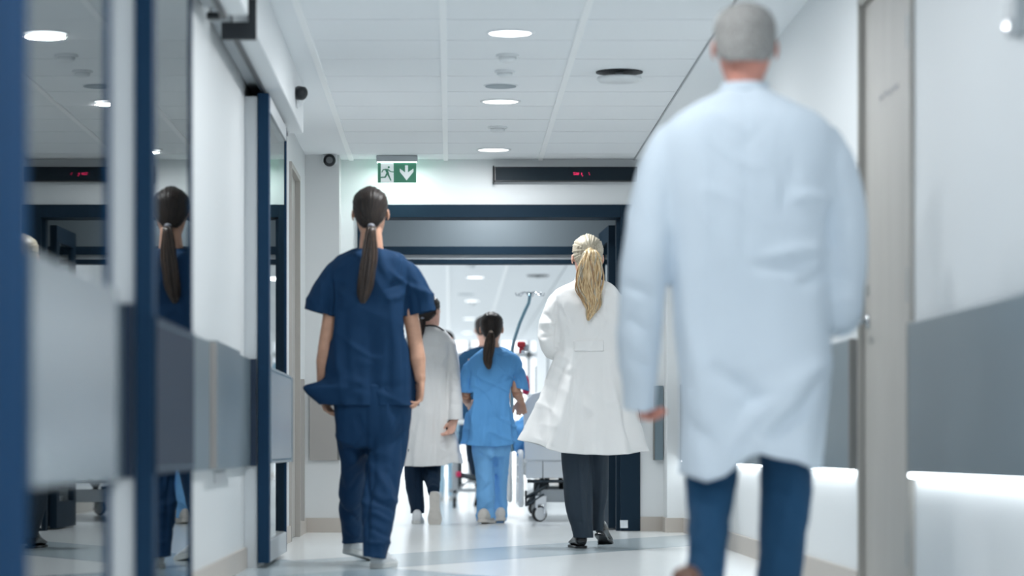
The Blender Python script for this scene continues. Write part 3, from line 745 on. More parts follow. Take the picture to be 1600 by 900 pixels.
def shoe(root, heel, yaw=0., pitch=0., L=.27, W=.05, upper=None, sole=None, kind='sneaker', hi=1.05, roll=0.):
    """heel: point under the heel on the floor; pitch lifts the heel about the toes (degrees)"""
    up = bmesh.new()
    k = L/.28
    rows = [(.002,.022,.050),(.010,.031,.078),(.04,.036,.092),(.085,.037,.094),(.125,.037,.080),(.165,.041,.060),(.205,.045,.048),(.245,.041,.040),(.270,.028,.032),(.281,.010,.018)]
    out = [];
    for (y, w, h) in crom(rows, 3):
        w *= W/.045
        out.append((y*k, w, h*hi))
    seg = 22; loops = []
    for (y, w, h) in out:
        lp = []
        for q in range(seg):
            th = 2*math.pi*q/seg; z = .012+(h-.012)*(.5+.5*math.sin(th)); wd = w*abs(math.cos(th))**.75*(1 if math.cos(th)>=0 else -1)
            if math.sin(th) > 0: wd *= (1-(.14 if y < .1*k else .42)*math.sin(th)**1.5)
            lp.append(up.verts.new((wd, y, z)))
        loops.append(lp)
    for i in range(len(loops)-1):
        for q in range(seg): up.faces.new((loops[i][q], loops[i][(q+1)%seg], loops[i+1][(q+1)%seg], loops[i+1][q]))
    up.faces.new(loops[0][::-1]); up.faces.new(loops[-1])
    so = bmesh.new(); a, b = [], []; fp = []
    foot = [(0,.010),(.008,.026),(.03,.034),(.08,.034),(.125,.033),(.17,.041),(.205,.047),(.24,.043),(.268,.030),(.283,.010)]
    foot = [(y*k, w*W/.045*1.04) for y, w in crom(foot, 3)]
    ring = [(w, y) for y, w in foot]+[(-w, y) for y, w in foot[::-1]]
    t0, t1 = (.0, .024) if kind == 'sneaker' else (.0, .014)
    zoff = 0 if kind == 'sneaker' else .010
    for (x, y) in ring: a.append(so.verts.new((x, y, t0+(zoff if y > .09*k else 0)*0))); b.append(so.verts.new((x*1.02, y, t1+.0)))
    so.faces.new(a[::-1]); so.faces.new(b)
    for i in range(len(a)): so.faces.new((a[i], a[(i+1)%len(a)], b[(i+1)%len(a)], b[i]))
    toe = Matrix.Translation((0,.215*k,0)); R = toe @ Matrix.Rotation(math.radians(-pitch),4,'X') @ toe.inverted()
    T = Matrix.Translation(heel) @ Matrix.Rotation(math.radians(-yaw),4,'Z') @ Matrix.Rotation(math.radians(roll),4,'Y') @ R
    up.transform(T); so.transform(T)
    u = obj('shoe', up, upper, root, True)
    s_ = obj('sole', so, sole, u, False, bevel=.003)
    return u
def floor_pt(x, y_bottom):
    D = F*H/(y_bottom-CY); return Vector(((x-CX)*D/F, D, 0))

# ---- materials of the people
SK_L = mat('fair_skin', srgb(224,176,156), .5, noise=((25,25,25), .06))
SK_T = mat('tan_skin', srgb(205,156,130), .5, noise=((25,25,25), .06))
SK_R = mat('ruddy_skin', srgb(218,150,132), .5, noise=((18,18,18), .10))
WHITE = mat('white_cotton_coat', (.83,.815,.80), .75, sheen=.2, bump=((500,500,500), .12, .0005))
COAT_B = mat('cool_white_cotton_coat', (.67,.745,.82), .85)
NAVY = mat('navy_scrub_cotton', (.0045,.034,.092), .8, spec=.25, bump=((600,600,600), .15, .0005))
NAVY_D = mat('dark_navy_cotton', (.005,.020,.045), .8, spec=.25)
NAVY_F = mat('washed_navy_cotton', (.012,.06,.13), .8, spec=.25)
SKY = mat('light_blue_scrub_cotton', (.13,.38,.74), .8, spec=.25, bump=((600,600,600), .12, .0005))
SKY2 = mat('light_blue_trouser_cotton', (.20,.47,.82), .8, spec=.25)
PALE = mat('pale_blue_cotton', (.45,.66,.80), .75)
SLATE = mat('slate_wool_trousers', (.030,.044,.062), .75, spec=.25)
JEAN = mat('blue_chino_cotton', (.014,.065,.14), .8, spec=.25)
H_DK = strands('dark_brown_hair', (.008,.007,.008), (.034,.022,.016), .5, spec=.35)
H_BR = strands('brown_hair', (.03,.016,.010), (.10,.055,.03), .36)
H_BR2 = strands('warm_brown_hair', (.018,.011,.009), (.06,.034,.022), .36)
H_BL = strands('blonde_hair', (.45,.28,.12), (.82,.63,.38), .4)
H_BL2 = strands('dark_blonde_hair', (.24,.125,.055), (.50,.31,.15), .4)
H_BL3 = strands('ash_blonde_hair', (.30,.25,.18), (.60,.54,.42), .4)
H_GR = strands('grey_hair', (.24,.225,.21), (.42,.41,.395), .6, (220,220,90), .3)
SH_W = mat('white_shoe', (.74,.75,.76), .5)
SH_S = mat('white_rubber_sole', (.66,.66,.64), .6)
SH_T = mat('beige_shoe', (.64,.60,.55), .6)
SH_TS = mat('tan_rubber_sole', (.64,.60,.55), .7, noise=((30,30,30), .06))
SH_K = mat('black_leather', (.012,.014,.018), .25)
SH_BR = mat('brown_leather', (.16,.07,.04), .4)
HAIRTIE = mat('grey_hair_tie', (.25,.25,.28), .6)
def hair_tie(p, r, root, m_=None, axis=(0,-.5,-1)):
    bm = bmesh.new(); a = Vector(axis).normalized()*.008
    tube(bm, [(p-a, r*.9, r*.9),(p-a*.5, r*1.1, r*1.1),(p+a*.5, r*1.1, r*1.1),(p+a, r*.9, r*.9)], seg=18)
    return obj('hair_tie', bm, m_ or HAIRTIE, root, True)
def collar(c0, a0, b0, h, th, m_, root, name='collar', tilt=.0, flare=0.):
    """a stand collar: an open ring wall around the neck"""
    bm = bmesh.new(); n = 44; lo = []
    for (da, z) in ((0,0),(-flare,h),(-flare-th,h),(-th,0)):
        lo.append([bm.verts.new((c0.x+(a0+da)*math.cos(2*math.pi*k/n), c0.y+(b0+da)*math.sin(2*math.pi*k/n), c0.z+z+(-tilt*math.sin(2*math.pi*k/n)))) for k in range(n)])
    for a in range(4):
        for k in range(n): bm.faces.new((lo[a][k], lo[a][(k+1)%n], lo[(a+1)%4][(k+1)%n], lo[(a+1)%4][k]))
    return obj(name, bm, m_, root, True)

# ================================================================== 1. man in the white coat, right foreground
D = 7.9; rt = empty('person', (P(1180,700,D).x, D, 0), 'grey haired man in a long white coat and blue trousers, largest figure at right', 'person', )
hc = P(1165,72,D)+Vector((0,.02,0))
bm = bmesh.new(); head(bm, hc, .245, yaw=3, ws=1.08)
J = lambda x,y,dy=0.: P(x,y,D,dy)
rough_body(bm, D, (J(1163,118,.0), J(1163,155,.02)), (J(1060,212),J(1275,215)), (J(1005,420,-.02),J(1314,470,0)), (J(1001,606,.06),J(1288,482,.24)),
           (J(1125,520),J(1215,520)), (J(1112,735,.02),J(1226,735,.06)), (J(1101,880,-.10),J(1212,925,.10)), girth=1.15)
hand(bm, J(1001,604,.06), (.05,.55,-.83), (.0,.9,.5), (1,.1,0), 1.05, 38)
hand(bm, J(1288,482,.25), (-.5,.6,.1), (-1,0,.3), (-.2,0,-1), 1.05, 30)
me = remesh(bm, .0048, 2); obj_b = link_mesh('body', me, SK_R, rt, True)
rows = [(.30,.050,.034,-.064),(.36,.066,.056,-.044),(.44,.074,.072,-.030),(.5,.0755,.082,-.022),(.62,.0785,.092,-.011),(.76,.0775,.096,-.006),(.88,.066,.082,-.007),(.97,.042,.052,-.008),(1.025,.012,.014,-.008)]
hair_cap(hc, .245, 3, 1.10, None, H_GR, rt, rows, amp=.0012)
# trousers
bm = bmesh.new()
torso_rows(bm, [(480,1085,1262,.12,0),(560,1080,1268,.125,0),(620,1085,1262,.11,0)], D)
limb(bm, [(1125,560,44,.10,0),(1118,660,42,.095,0),(1111,740,41,.085,.0),(1110,800,35,.072,-.06),(1107,850,32,.066,-.14),(1103,905,30,.06,-.22),(1102,935,29,.06,-.27)], D)
limb(bm, [(1222,560,44,.10,0),(1226,660,43,.095,.02),(1229,735,42,.09,.05),(1226,800,41,.08,.06),(1222,850,39,.075,.08),(1217,900,37,.07,.10),(1214,945,36,.07,.10)], D)
me = remesh(bm, .010, 5)
drape(me, D, [(1100,740,1120,900,9,-.006),(1240,740,1205,900,9,.006),(1210,760,1255,810,8,-.007),(1085,800,1130,850,8,.006),(1085,860,1130,890,7,-.006),(1200,830,1240,880,8,-.006)], .005, (10,10,5), 4)
cut(me, J(1103,922,-.25), (0,0,-1), J(1103,930,-.26), .12); cut(me, J(1214,948,.1), (0,0,-1), J(1214,945,.1), .12)
garment('trousers', me, JEAN, rt)
# white coat
bm = bmesh.new()
torso_rows(bm, [(141,1128,1202,.062,.01),(150,1112,1216,.078,.01),(166,1078,1248,.095,.01),(188,1046,1282,.110,0),(220,1030,1302,.122,0),(280,1034,1302,.130,0),(380,1046,1298,.132,0),(480,1052,1298,.132,0),(580,1060,1298,.145,0),(660,1066,1286,.155,0),(715,1068,1276,.165,0),(770,1070,1272,.17,0)], D, 48)
limb(bm, [(1058,205,26,.062,0),(1038,250,36,.072,0),(1021,320,38,.07,-.01),(1009,400,38,.066,-.02),(1001,480,35,.062,.0),(997,550,34,.058,.03),(1000,600,28,.052,.05),(1001,635,26,.05,.065)], D)
limb(bm, [(1280,210,26,.062,0),(1300,260,36,.07,0),(1315,330,38,.07,0),(1318,400,37,.068,0),(1316,450,36,.066,0),(1314,487,36,.064,.01),(1310,494,33,.06,.10),(1306,494,30,.055,.20),(1306,494,28,.05,.25)], D)
me = remesh(bm, .009, 4)
cut(me, J(1170,715), (0,0,-1)); 
folds = [(1300,318,1297,385,5,-.020),(1235,312,1300,305,9,.012),(1180,420,1295,400,10,-.014),(1190,405,1290,385,10,.010),(1250,445,1300,415,9,-.014),
 (1050,380,1060,560,9,-.012),(1120,570,1190,640,14,-.016),(1300,560,1130,690,16,.020),(1290,590,1195,690,10,-.022),(1255,600,1185,700,10,.014),(1160,640,1230,600,12,-.014),(1075,470,1100,650,14,.008),
 (1165,160,1165,420,4,-.003),(1090,220,1110,420,12,.006),(1240,210,1225,330,12,-.006),(1070,640,1130,700,12,-.010),
 (975,440,1020,470,8,-.010),(978,500,1022,520,7,-.008),(985,560,1025,575,7,-.008),(1285,430,1345,440,8,-.010),(1290,470,1345,470,7,.008)]
drape(me, D, folds, .006, (6,6,2.2), 11, (J(1170,700).x, D, J(0,520).z, J(0,735).z, 5, .014, 1.0),
      ([(1060,738),(1085,746),(1105,753),(1130,744),(1150,727),(1172,712),(1187,709),(1210,715),(1240,721),(1270,735),(1290,737)], 560, 715), wr=.6)
coat = garment('coat', me, COAT_B, rt, .005)
collar(J(1164,150,.01), .074, .068, .036, .006, COAT_B, rt, flare=.006)
shoe(rt, Vector((.595, D-.50, .0)), 22, 49, .29, .05, SH_BR, SH_K, 'oxford')
shoe(rt, Vector((J(1212,0,.12).x, D+.06, 0)), 8, 0, .29, .05, SH_BR, SH_K, 'oxford')

# ================================================================== 2. navy scrubs woman
D = 12.4; rt = empty('person', (P(580,700,D).x, D, 0), 'woman in navy scrubs with a long dark brown ponytail, walking at left', 'person')
hc = P(579,333.5,D)
bm = bmesh.new(); head(bm, hc, .232, yaw=4, ws=1.0)
rough_body(bm, D, (J(580,364,.0), J(580,392,.01)), (J(530,413),J(628,413)), (J(508,546,-.01),J(651,546,-.01)), (J(503,608,.03),J(657,595,-.02)),
           (J(553,620),J(608,620)), (J(553,735,.12),J(601,735,-.06)), (J(551,846,.44),J(587,860,-.26)))
hand(bm, J(503,611,.03), (.22,.15,-.95), (.3,1,.1), (1,-.25,.1), .98, 22)
hand(bm, J(657.5,597,-.02), (-.05,.0,-1), (-.35,1,0), (-1,-.3,0), .98, 26)
me = remesh(bm, .0045, 2); link_mesh('body', me, SK_T, rt, True)
tie = J(580,354,-.088)
hair_cap(hc, .232, 4, 1.0, tie, H_DK, rt, grooves=52)
strand_bundle([(580,352,4.5,-.09),(580,358,7,-.112),(578,375,9.5,-.125),(577,398,11.5,-.135),(574,425,12.5,-.142),(571,448,12,-.142),(568,464,9,-.14),(567,474,4,-.14)], D, 90, [H_BR2,H_BR,H_BR2,H_DK], rt, seed=4, wave=.3)
hair_tie(J(580,353.5,-.098), .015, rt)
bm = bmesh.new()
torso_rows(bm, [(600,524,640,.11,0),(640,521,642,.115,0),(680,525,638,.11,0),(700,532,630,.09,0)], D)
limb(bm, [(548,650,27,.10,0),(550,690,25,.095,.03),(553,722,21,.085,.08),(550,760,19.5,.075,.18),(549,793,18,.07,.29),(550,830,16.5,.062,.40),(551,860,15.5,.06,.46)], D)
limb(bm, [(609,650,33,.105,0),(606,690,31,.10,-.01),(602,722,30,.092,-.04),(599,750,29.5,.088,-.08),(594,785,28,.082,-.14),(590,815,26,.078,-.19),(587,845,22,.072,-.24),(584,880,18,.066,-.28)], D)
me = remesh(bm, .0085, 5)
cut(me, J(551,848,.45), (.0,0,-1), J(551,855,.45), .1); cut(me, J(584,871,-.28), (-.12,0,-1), J(584,876,-.28), .1)
folds = [(573,640,574,860,3,-.012),(556,650,572,690,5,-.010),(630,640,585,700,6,.010),(640,665,590,720,5,-.009),(535,690,570,720,5,-.010),(535,735,568,712,5,.009),(540,770,565,745,5,-.008),
 (600,735,628,765,5,-.009),(575,720,620,790,6,.009),(578,775,615,800,4,-.010),(575,800,612,815,4,.009),(575,825,608,838,4,-.010),(572,845,600,852,3.5,.009),(536,800,562,815,4,-.008),(538,825,562,838,4,.008),(600,650,610,850,6,.007)]
drape(me, D, folds, .006, (12,12,6), 21, wr=1.5)
garment('trousers', me, NAVY, rt)
bm = bmesh.new()
torso_rows(bm, [(388,560,600,.055,.01),(391,548,612,.07,.01),(396,532,626,.085,.005),(404,521,636,.098,0),(420,516,640,.108,0),(450,515,640,.115,0),(490,517,637,.112,0),(540,515,641,.108,0),(590,510,647,.115,0),(633,512,649,.122,0),(660,513,650,.125,0)], D, 44)
limb(bm, [(536,412,12,.05,0),(524,420,15,.058,0),(513,442,18,.064,0),(503,466,20.5,.068,0),(497,488,21,.068,0),(493,506,21,.068,0)], D)
limb(bm, [(622,412,12,.05,0),(634,420,15,.058,0),(645,442,19,.064,0),(653,466,23,.068,0),(658,488,25,.068,0),(661,508,25,.068,0)], D)
me = remesh(bm, .0078, 3)
cut(me, J(498,488.5), Vector((-.28,0,-1)), J(495,505), .11)
cut(me, J(657,490), Vector((.22,0,-1)), J(664,508), .115)
cut(me, J(580,634), (0,0,-1), J(580,650), .30)
def flap(v, X, Y, n):
    w = np.exp(-((Y-615)/15.0)**2)*np.clip((530-X)/18, 0, 1)**1.3
    v[:,0] -= 30*w*D/F; v[:,2] += 9*w*D/F; v[:,1] -= .03*w
    return v
folds = [(517,415,519,500,1.5,-.010),(637,415,634,500,1.5,-.010),(634,440,600,452,5,-.009),(637,455,605,470,5,.008),(522,440,548,455,5,-.008),(527,500,530,625,6,.010),(540,490,545,620,6,-.007),(612,480,618,625,6,.009),(630,510,628,625,5,-.010),
  (590,395,608,440,5,.006),(545,400,552,470,5,-.006),(560,560,600,575,9,.006),(545,610,640,600,7,-.005),(500,440,505,480,4,.008),(660,440,668,478,4,.008),(648,440,652,490,4,-.009),(488,470,505,480,4,-.006),(512,495,508,540,3,.006),(640,520,645,600,4,.007),(580,480,575,620,10,-.006)]
drape(me, D, folds, .007, (8,8,3), 31, (J(580,0).x, D, J(0,520).z, J(0,634).z, 6, .010, .4), None, flap, wr=1.5)
garment('scrub_top', me, NAVY, rt)
shoe(rt, floor_pt(539,877)+Vector((0,-.06,.0)), 42, 12, .255, .043, SH_W, SH_S)
shoe(rt, floor_pt(588,888.5), 12, 0, .255, .046, SH_W, SH_S)

# ================================================================== 3. blonde woman in white coat
D = 14.5; rt = empty('person', (P(915,700,D).x, D, 0), 'woman in a white lab coat with a blonde ponytail and dark trousers', 'person')
hc = P(918,403,D)
bm = bmesh.new(); head(bm, hc, .235, yaw=-6)
rough_body(bm, D, (J(918,428), J(918,444,.01)), (J(878,462),J(956,462)), (J(861,536,-.01),J(976,538,-.01)), (J(878,548,.22),J(962,548,.22)),
           (J(897,625),J(937,625)), (J(903,735,.02),J(934,735,.08)), (J(912,842,.0),J(932,832,.25)))
hand(bm, J(878,548,.22), (.6,.8,.1), (.2,0,1), (.5,-.6,0), .95, 30)
hand(bm, J(962,548,.22), (-.6,.8,.1), (-.2,0,1), (-.5,-.6,0), .95, 30)
me = remesh(bm, .005, 2); link_mesh('body', me, SK_L, rt, True)
tie = J(922,391,-.10)
hair_cap(hc, .235, -6, 1.0, tie, H_BL3, rt, grooves=44, amp=.003)
strand_bundle([(922,390,4,-.10),(923,394,9,-.125),(922,410,14,-.14),(921,430,16,-.142),(921,450,16.5,-.145),(924,466,14,-.145),(926,480,9.5,-.145),(922,491,6,-.145),(919,501,2,-.145)], D, 120, [H_BL,H_BL3,H_BL2,H_BL], rt, seed=8, wave=1.1)
hair_tie(J(922,391,-.112), .014, rt, H_BL)
bm = bmesh.new()
torso_rows(bm, [(600,886,942,.11,0),(660,879,949,.11,0),(700,880,948,.10,0)], D)
limb(bm, [(900,680,23,.09,0),(901,712,24,.088,0),(903,750,23,.082,.0),(905,787,21,.072,0),(909,820,17,.062,0),(912,850,14.5,.055,0)], D)
limb(bm, [(935,680,16,.09,.03),(935,712,16.5,.085,.05),(935,750,16,.078,.08),(934,787,13.5,.068,.14),(933,815,11,.058,.2),(932,840,9.5,.052,.24)], D)
me = remesh(bm, .0075, 4)
cut(me, J(912,840), (0,0,-1), J(912,848), .08); cut(me, J(932,829,.24), (0,0,-1), J(932,838,.24), .08)
drape(me, D, [(903,712,914,836,2.4,.012),(912,715,922,830,3,-.008),(892,720,900,830,3,-.006),(940,720,936,820,2.5,.008),(922,712,922,830,2.2,-.012),(898,812,922,820,3,-.005)], .004, (12,12,4), 41)
garment('trousers', me, SLATE, rt)
bm = bmesh.new()
torso_rows(bm, [(438,901,937,.056,.01),(442,888,950,.07,.005),(448,876,960,.084,0),(457,868,966,.095,0),(480,868,970,.108,0),(520,871,971,.108,0),(548,869,971,.102,0),(582,858,979,.112,0),(620,843,989,.14,0),(655,828,998,.165,0),(690,815,1005,.19,0),(712,811,1008,.20,0),(735,809,1010,.205,0)], D, 48)
limb(bm, [(882,460,11,.05,0),(871,473,14,.058,0),(862,492,15.5,.062,0),(858,515,16.5,.062,-.01),(858,534,16.5,.06,-.01),(862,545,15,.056,.04),(868,549,12,.048,.14),(875,549,10,.042,.2)], D)
limb(bm, [(952,460,11,.05,0),(964,473,14,.058,0),(973,492,15.5,.062,0),(978,515,16,.062,-.01),(979,534,16,.06,-.01),(976,545,14,.056,.04),(968,549,12,.048,.14),(963,549,10,.042,.2)], D)
me = remesh(bm, .0078, 3)
cut(me, J(910,706), (0,0,-1), J(910,725), .6)
folds = [(871,470,869,550,1.4,-.010),(968,470,970,550,1.4,-.010),(872,480,893,505,4,-.009),(880,470,890,520,4,.007),(845,490,865,500,4,-.010),(843,512,866,517,4,-.010),(843,503,866,509,3,.008),(845,528,866,524,3,-.008),
 (875,555,850,600,5,.012),(885,560,862,640,6,-.013),(895,556,872,690,7,.014),(900,560,888,700,3,-.010),(925,560,930,700,8,.008),(942,560,952,700,7,-.012),(950,560,972,695,7,.013),(965,580,988,690,6,-.012),(868,570,890,590,5,-.009),(880,580,905,575,5,.007),
 (918,450,918,530,2,-.003),(840,640,836,690,5,-.012),(910,600,905,700,7,-.009)]
drape(me, D, folds, .007, (8,8,3), 51, (J(910,0).x, D, J(0,565).z, J(0,710).z, 7, .018, 2.2),
      ([(800,684),(813,686),(830,692),(855,701),(878,707),(915,710),(950,711),(985,709),(1009,705),(1020,705)], 620, 706), wr=1.3)
coat = garment('coat', me, WHITE, rt, .005)
off = wloc(coat)
bm = patch(coat.data, off, J(895,0).x, J(942,0).x, J(0,550).z, J(0,533).z, .007)
b = obj('half_belt', bm, WHITE, rt, True)
c0 = J(918,443,.008)
collar(c0, .072, .066, .030, .006, WHITE, rt, flare=.006, tilt=.006)
collar(c0+Vector((0,0,.010)), .064, .060, .026, .005, NAVY_D, rt, 'undershirt_collar', flare=.004)
shoe(rt, floor_pt(909,857), -6, 0, .25, .043, SH_K, SH_K, 'oxford')
shoe(rt, floor_pt(935,851)+Vector((0,-.06,0)), 14, 16, .25, .040, SH_K, SH_K, 'oxford')

# ================================================================== 4. light blue scrubs
D = 19.3; rt = empty('person', (P(767,700,D).x, D, 0), 'nurse in light blue scrubs with a brown ponytail, walking in the centre beside the bed', 'person')
hc = P(768,514,D)
bm = bmesh.new(); head(bm, hc, .232, yaw=3)
rough_body(bm, D, (J(768,535), J(769,549,.01)), (J(739,563),J(800,563)), (J(727,619,-.01),J(807,613,-.02)), (J(732,632,.2),J(814,627,.1)),
           (J(753,655),J(783,655)), (J(758,735,.0),J(783,735,.1)), (J(759,805,-.05),J(780,806,.18)))
hand(bm, J(733,632,.2), (.2,.9,-.2), (.3,0,1), (1,0,0), .95, 30)
hand(bm, J(814,627,.1), (.02,.35,-.9), (-1,.1,.2), (.3,.8,.3), .98, 26, spread=1.8)
me = remesh(bm, .0055, 2); link_mesh('body', me, SK_T, rt, True)
tie = J(767,519,-.10)
hair_cap(hc, .232, 3, 1.03, tie, H_DK, rt, grooves=46)
strand_bundle([(767,518,2.6,-.10),(767,523,5,-.122),(766,533,7.5,-.135),(764,548,8.8,-.14),(762.5,560,8,-.14),(763,569,6,-.14),(764.5,577,2.5,-.14)], D, 70, [H_BR,H_BR2,H_DK,H_BR2], rt, seed=12, wave=.4)
hair_tie(J(767,519,-.112), .013, rt, mat('tan_hair_tie', (.5,.38,.3), .6))
bm = bmesh.new()
torso_rows(bm, [(670,739,797,.105,0),(700,736,798,.105,0),(715,740,794,.095,0)], D)
limb(bm, [(754,700,18,.09,0),(757,725,16.5,.082,0),(759,755,15,.075,-.02),(758,785,14,.07,-.04),(759,819,13,.066,-.05)], D)
limb(bm, [(782,700,15,.09,.03),(783,725,12.5,.078,.06),(783,755,10.5,.068,.1),(782,785,10.5,.066,.15),(780,820,10.5,.062,.18)], D)
me = remesh(bm, .0085, 4)
cut(me, J(759,811,-.05), (.2,0,-1), J(759,814,-.05), .09); cut(me, J(780,814,.18), (0,0,-1), J(780,815,.18), .06)
drape(me, D, [(774,700,773,800,2,-.014),(740,705,765,716,3,-.014),(765,716,776,704,3,.010),(750,740,768,770,3,.010),(748,770,770,755,3,-.010),(750,795,770,780,3,.010),(748,800,770,795,2.5,-.010),(778,740,786,780,3,.007)], .006, (12,12,6), 61, wr=1.5)
garment('trousers', me, SKY2, rt)
bm = bmesh.new()
torso_rows(bm, [(545,757,782,.056,.01),(548,749,791,.07,.005),(553,740,801,.085,0),(561,734,807,.096,0),(580,732,808,.108,0),(612,732,801,.105,0),(640,730,799,.105,0),(672,727,805,.118,0),(695,724,810,.128,0),(712,722,812,.13,0)], D, 44)
limb(bm, [(745,560,8,.05,0),(737,566,9,.056,0),(729,585,10.5,.06,0),(726,605,10,.06,0),(725,622,9,.058,0)], D)
limb(bm, [(796,560,8,.05,0),(804,566,9,.056,0),(810,583,11,.06,0),(813,600,13,.064,0),(815,618,13.5,.064,0)], D)
me = remesh(bm, .0082, 3)
cut(me, J(726,614), (-.05,0,-1), J(725,622), .10)
cut(me, J(812,607.5), (-.22,0,-1), J(815,618), .11)
cut(me, J(767,696), (0,0,-1), J(767,706), .35)
folds = [(733,570,733,612,1.2,-.010),(806,570,801,610,1.2,-.010),(745,575,742,600,3,.008),(738,585,752,600,3,-.008),(800,565,788,600,3,.009),(797,585,780,595,3,-.007),(740,620,742,690,3,.010),(750,600,752,690,4,-.007),(795,620,797,690,3,.009),(784,600,785,690,4,-.008),(770,640,765,690,4,.006),(757,552,792,552,1.5,-.006),(808,585,816,603,2.5,-.008),(750,655,790,650,4,-.004)]
drape(me, D, folds, .007, (9,9,4), 71, (J(767,0).x, D, J(0,600).z, J(0,698).z, 6, .012, 1.2), ([(715,694),(724,694),(745,697),(780,698),(800,694),(812,690)], 640, 696), wr=1.6)
garment('scrub_top', me, SKY, rt)
shoe(rt, floor_pt(752,819), 16, 4, .25, .044, SH_T, SH_TS)
shoe(rt, floor_pt(784,818)+Vector((0,.08,0)), -6, 6, .25, .042, SH_T, SH_TS)

# ================================================================== 5. woman in white coat with stethoscope
D = 19.3; rt = empty('person', (P(675,700,D).x, D, 0), 'dark haired woman in a white coat lifting one shoe sole, right behind the navy scrubs', 'person')
hc = P(670,487,D)
bm = bmesh.new(); head(bm, hc, .232, yaw=38)
rough_body(bm, D, (J(671,506), J(672,516,.01)), (J(642,530),J(700,530)), (J(632,595,0),J(710,598,-.01)), (J(632,655,.05),J(711,653,-.12)),
           (J(657,640),J(687,640)), (J(648,740,.0),J(675,738,.04)), (J(651,797,.0),J(676,750,-.06)))
hand(bm, J(632,655,.05), (0,.1,-1), (.2,1,0), (1,0,0), .95, 25)
hand(bm, J(711,657,-.13), (-.34,.05,-.95), (-.6,.7,0), (-.8,-.5,0), .97, 24)
me = remesh(bm, .0055, 2); link_mesh('body', me, SK_L, rt, True)
tie = J(660,500,-.08)
hair_cap(hc, .232, 30, 1.02, tie, H_DK, rt, grooves=46)
strand_bundle([(661,497,3,-.08),(659,503,6,-.10),(657,511,7.5,-.115),(656,520,6.5,-.12),(656,530,3,-.122)], D, 50, [H_DK,H_BR2], rt, seed=15)
hair_tie(J(660.5,498,-.088), .012, rt)
bm = bmesh.new()
torso_rows(bm, [(650,643,701,.10,0),(700,643,700,.10,0),(720,646,697,.09,0)], D)
limb(bm, [(647,700,16,.085,0),(646,730,15,.08,0),(648,765,13.5,.068,0),(651,790,11,.058,0),(652,812,10,.055,0)], D)
limb(bm, [(676,700,16,.085,0),(675,725,15,.08,.02),(675,740,14,.074,.0),(676,752,12,.062,-.10),(677,762,10.5,.055,-.20),(677,768,10,.05,-.28)], D)
me = remesh(bm, .008, 4)
cut(me, J(652,802), (0,0,-1), J(652,808), .07)
drape(me, D, [(640,745,655,765,3,-.008),(668,735,684,745,3,.008),(645,770,658,780,3,.008),(646,700,650,800,3,.006)], .005, (12,12,6), 81)
garment('trousers', me, NAVY_D, rt)
bm = bmesh.new()
torso_rows(bm, [(511,661,685,.056,.01),(514,652,692,.068,.005),(519,644,699,.084,0),(527,638,704,.095,0),(550,636,704,.106,0),(600,638,702,.104,0),(650,636,706,.112,0),(700,632,715,.13,0),(726,630,720,.138,0),(745,629,722,.14,0)], D, 44)
limb(bm, [(648,526,8,.05,0),(640,536,9,.056,0),(634,565,10,.06,0),(632,600,10,.06,0),(632,640,9,.055,.03),(632,668,9,.055,.045)], D)
limb(bm, [(694,526,8,.05,0),(702,536,9,.056,0),(708,565,10,.06,0),(711,600,10.5,.06,-.03),(712,635,10,.056,-.09),(712,668,9.5,.054,-.13)], D)
me = remesh(bm, .0082, 3)
cut(me, J(712,656), (0,0,-1), J(714,667,-.13), .075); cut(me, J(632,656,.03), (0,0,-1), J(632,666,.03), .09)
cut(me, J(675,725), (0,0,-1), J(675,738), .35)
folds = [(703,560,698,650,2,-.009),(700,545,690,570,3,.009),(665,560,672,600,4,.008),(680,550,676,590,4,-.008),(704,590,720,596,3,-.009),(704,605,720,610,3,.008),(703,630,720,634,3,-.007),(668,600,660,720,4,.010),(683,600,683,720,4,-.012),(697,660,702,720,2.4,-.010),(707,660,712,720,4,.012),(650,600,645,720,5,-.008)]
drape(me, D, folds, .007, (9,9,4), 91, (J(675,0).x, D, J(0,600).z, J(0,726).z, 6, .013, .2), ([(628,728),(660,729),(695,727),(705,723),(722,724)], 660, 725))
garment('coat', me, WHITE, rt, .005)
collar(J(672,516,.005), .072, .066, .030, .006, WHITE, rt, flare=.006)
shoe(rt, floor_pt(651,818.5), 2, 0, .25, .042, SH_W, SH_S)
shoe(rt, Vector((J(676,0,-.3).x, D-.50, .035)), 4, 82, .25, .045, SH_W, SH_TS)
# stethoscope round her neck
e = empty('stethoscope', tuple(J(672,512)), 'black stethoscope draped round the neck of the dark haired coat wearer', 'stethoscope')
bm = bmesh.new(); c0 = J(672,516,0); pts = []
for k in range(13):
    t = math.pi+math.pi*k/12
    zz = .030-.050*abs(math.cos(t))**2.2; pts.append((c0+Vector((.118*math.cos(t)*.95, .082*math.sin(t)-.012, zz)), .0062, .0062))
pts = [(pts[0][0]+Vector((-.01,.11,-.05)),.006,.006)]+pts+[(pts[-1][0]+Vector((.012,.11,-.05)),.006,.006),(pts[-1][0]+Vector((.0,.16,-.16)),.005,.005)]
tube(bm, pts, seg=10, uref=(0,0,1)); obj('tubing', bm, M['rubber'], e, True)
bm = bmesh.new(); p = pts[-1][0]; tube(bm, [(p,.008,.008),(p+Vector((0,.004,-.02)),.02,.02),(p+Vector((0,.006,-.03)),.02,.02)], seg=16); obj('chest_piece', bm, M['chrome'], e, True)

